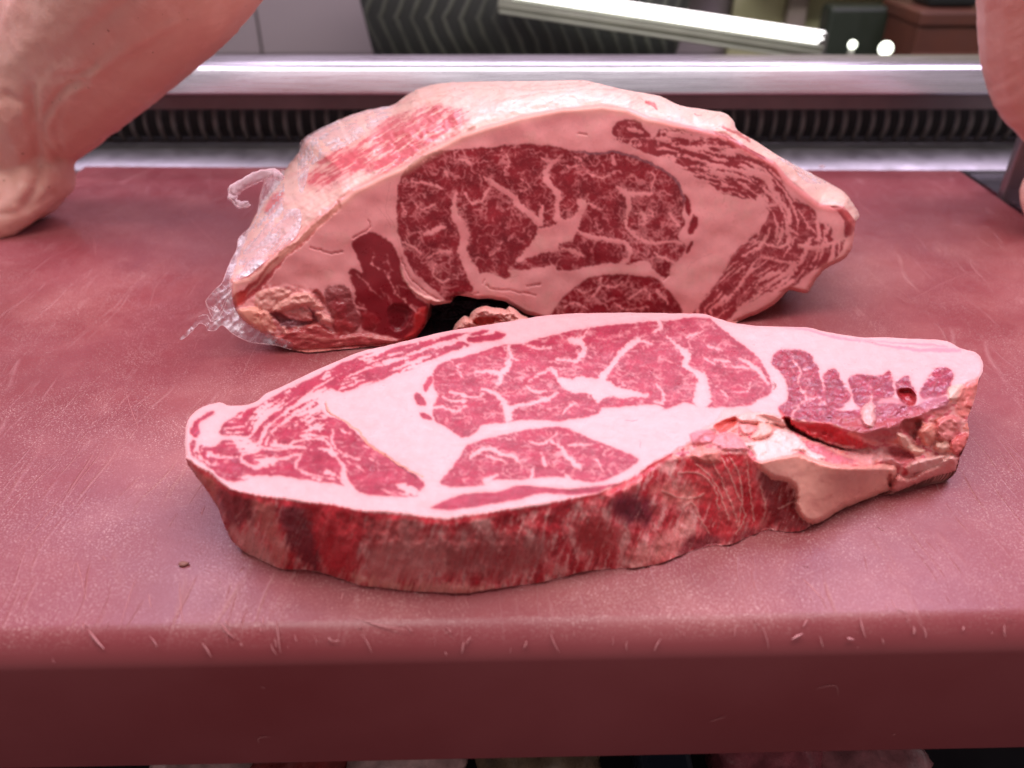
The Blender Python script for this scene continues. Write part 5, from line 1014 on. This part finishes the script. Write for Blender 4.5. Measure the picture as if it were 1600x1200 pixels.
# ================================================================== ARMS
def skin_mat():
    k = NT('skin'); v = k.obj()
    c = k.mix(k.ramp(k.noise(v, 14, 5, .6), .35, .65), (.74, .42, .34), (.68, .32, .26)); c = k.mix(k.ramp(k.noise(v, 45, 5, .65), .52, .75), c, (.80, .48, .40))
    c = k.mix(k.ramp(k.noise(v, 260, 2, .5), .74, .78), c, (.20, .06, .04))
    k.l(c, k.p.inputs['Base Color']); k.p.inputs['Roughness'].default_value = .48; k.p.inputs['Subsurface Weight'].default_value = .2; k.p.inputs['Subsurface Radius'].default_value = (1, .35, .2); k.p.inputs['Subsurface Scale'].default_value = .008
    k.bump(k.math('ADD', k.noise(v, 90, 5, .65), k.math('MULTIPLY', k.noise(v, 500, 3), .4)), .35, .0015); return k.m
M_skin = skin_mat()
def body(name, tubes, balls, parent, vox=.0024, smooth=8, grooves=()):
    bm = bmesh.new()
    for path, rad, flat in tubes:
        q = crm([tuple(p)+(r,) for p, r in zip(path, rad)], 4, False); V_, F_ = tube_vf([p[:3] for p in q], [p[3] for p in q], 18, flat, (.3, 1, .2)); vs = [bm.verts.new(p) for p in V_]
        for f in F_: bm.faces.new([vs[i] for i in f])
        for p, r in ((path[0], rad[0]), (path[-1], rad[-1])):
            g = bmesh.ops.create_icosphere(bm, subdivisions=3, radius=r*.97)['verts']; bmesh.ops.translate(bm, verts=g, vec=Vector(p))
    for p, r, sc in balls:
        g = bmesh.ops.create_icosphere(bm, subdivisions=3, radius=r)['verts']
        for x in g: x.co = Vector((x.co.x*sc[0], x.co.y*sc[1], x.co.z*sc[2]))+Vector(p)
    o = bm_obj(name+'_tmp', bm, M_skin, None)
    m = o.modifiers.new('r', 'REMESH'); m.mode = 'VOXEL'; m.voxel_size = vox
    m = o.modifiers.new('s', 'SMOOTH'); m.iterations = smooth; m.factor = .6
    dg = bpy.context.evaluated_depsgraph_get(); me = bpy.data.meshes.new_from_object(o.evaluated_get(dg)); bpy.data.objects.remove(o)
    n_ = len(me.vertices); co = np.empty(n_*3); no = np.empty(n_*3); me.vertices.foreach_get('co', co); me.vertices.foreach_get('normal', no); co = co.reshape(-1, 3); no = no.reshape(-1, 3)
    dp = co[:, 1]*CP-(co[:, 2]-H)*SP; pu = 800+FPX*co[:, 0]/dp; pv = 600-FPX*(co[:, 1]*SP+(co[:, 2]-H)*CP)/dp
    face_ = ((no*(np.array((0, 0, H))-co)).sum(1) > 0).astype(float); ds = .0014*fbm(co[:, 0]*28, co[:, 2]*28+co[:, 1]*15, 5)+.0005*fbm(co[:, 0]*110, co[:, 2]*110+co[:, 1]*60, 8)
    for pts, dpt, wd in grooves:
        q = crm(pts, 3, False); dd = np.full(n_, 99.)
        for a, b in zip(q[:-1], q[1:]): dd = np.minimum(dd, seg_dist(pu, pv, a, b)[0])
        ds -= .75*dpt*np.exp(-(dd/wd)**2)*face_
    co = co+no*ds[:, None]; me.vertices.foreach_set('co', co.ravel()); me.update()
    me.name = name; me.materials.clear(); me.materials.append(M_skin); me.polygons.foreach_set('use_smooth', [True]*len(me.polygons))
    return me
def pt(u, v, d):
    x, y, z = rays(u, v); return Vector((float(x*d), float(y*d), float(H+z*d)))
def build_person():
    root = empty('person', (0, 1.0, -.9), "person with bare forearms leaning on the counter with one hand at each side", "person")
    # left arm: wrist near the board's left edge, elbow up out of the frame
    w, e = pt(38, 176, .635), pt(262, -120, .52)
    T_ = [([pt(-60, 300, .66), pt(0, 240, .655), w, pt(102, 96, .61), pt(170, 12, .575), e, pt(330, -260, .47)], [.036, .042, .050, .059, .066, .072, .068], .92)]
    palm = pt(-20, 265, .655); B_ = [(pt(28, 290, .655), .034, (1.1, 1, .85)), (pt(72, 268, .645), .0215, (1., 1, 1.2)), (pt(50, 300, .65), .020, (1, 1, 1)), (palm, .04, (1.2, 1, 1)), (pt(118, 140, .62), .030, (1, 1, 1.2))]
    T_.append(([pt(72, 262, .642), pt(45, 305, .64), pt(5, 345, .64), pt(-50, 375, .64)], [.021, .0175, .014, .011], 1.))
    for n in range(4):   # fingers gripping the board's edge, outside the frame
        o_ = Vector((-.012*n, .022*n-.01, 0)); p0 = pt(-90, 300, .66)+o_; T_.append(([p0, p0+Vector((-.03, -.005, -.014)), p0+Vector((-.045, -.012, -.042)), p0+Vector((-.030, -.016, -.062))], [.0115, .0105, .0095, .008], 1.))
    gl = [([(135, 128), (105, 135), (82, 160), (66, 195), (72, 225), (95, 250)], .0032, 5), ([(48, 140), (52, 190), (60, 240), (58, 290), (40, 320)], .0050, 9), ([(10, 150), (40, 165), (55, 185)], .002, 7), ([(150, 100), (120, 118), (90, 122)], .0018, 6), ([(0, 170), (30, 240), (35, 300)], -.0025, 10), ([(95, 175), (88, 205), (98, 235)], .0016, 4), ([(110, 150), (180, 90), (280, 30)], -.0020, 9), ([(60, 120), (140, 50), (200, 0)], .0015, 14), ([(0, 335), (40, 330), (80, 305)], .002, 6)]
    me = body('forearm', T_, B_, root, grooves=gl); o = bpy.data.objects.new('forearm', me); link(o, root); me.transform(Matrix.Translation(-Vector(root.location)))
    w, e = pt(1712, 215, .64), pt(1680, -60, .56)
    T_ = [([pt(1750, 330, .66), w, pt(1676, 100, .615), e, pt(1672, -260, .50)], [.034, .040, .058, .062, .058], .9)]
    B_ = [(pt(1690, 300, .66), .034, (1, 1, 1)), (pt(1652, 60, .60), .032, (1, 1, 1.6))]; T_.append(([pt(1680, 260, .65), pt(1645, 270, .64), pt(1620, 300, .63), pt(1630, 350, .63)], [.016, .0135, .012, .010], 1.))
    for n in range(4):
        o_ = Vector((.012*n, .02*n-.01, 0)); p0 = pt(1720, 330, .66)+o_; T_.append(([p0, p0+Vector((.03, -.005, -.014)), p0+Vector((.045, -.012, -.042)), p0+Vector((.030, -.016, -.062))], [.0115, .0105, .0095, .008], 1.))
    me = body('forearm', T_, B_, root); o = bpy.data.objects.new('forearm', me); link(o, root); me.transform(Matrix.Translation(-Vector(root.location)))
build_person()
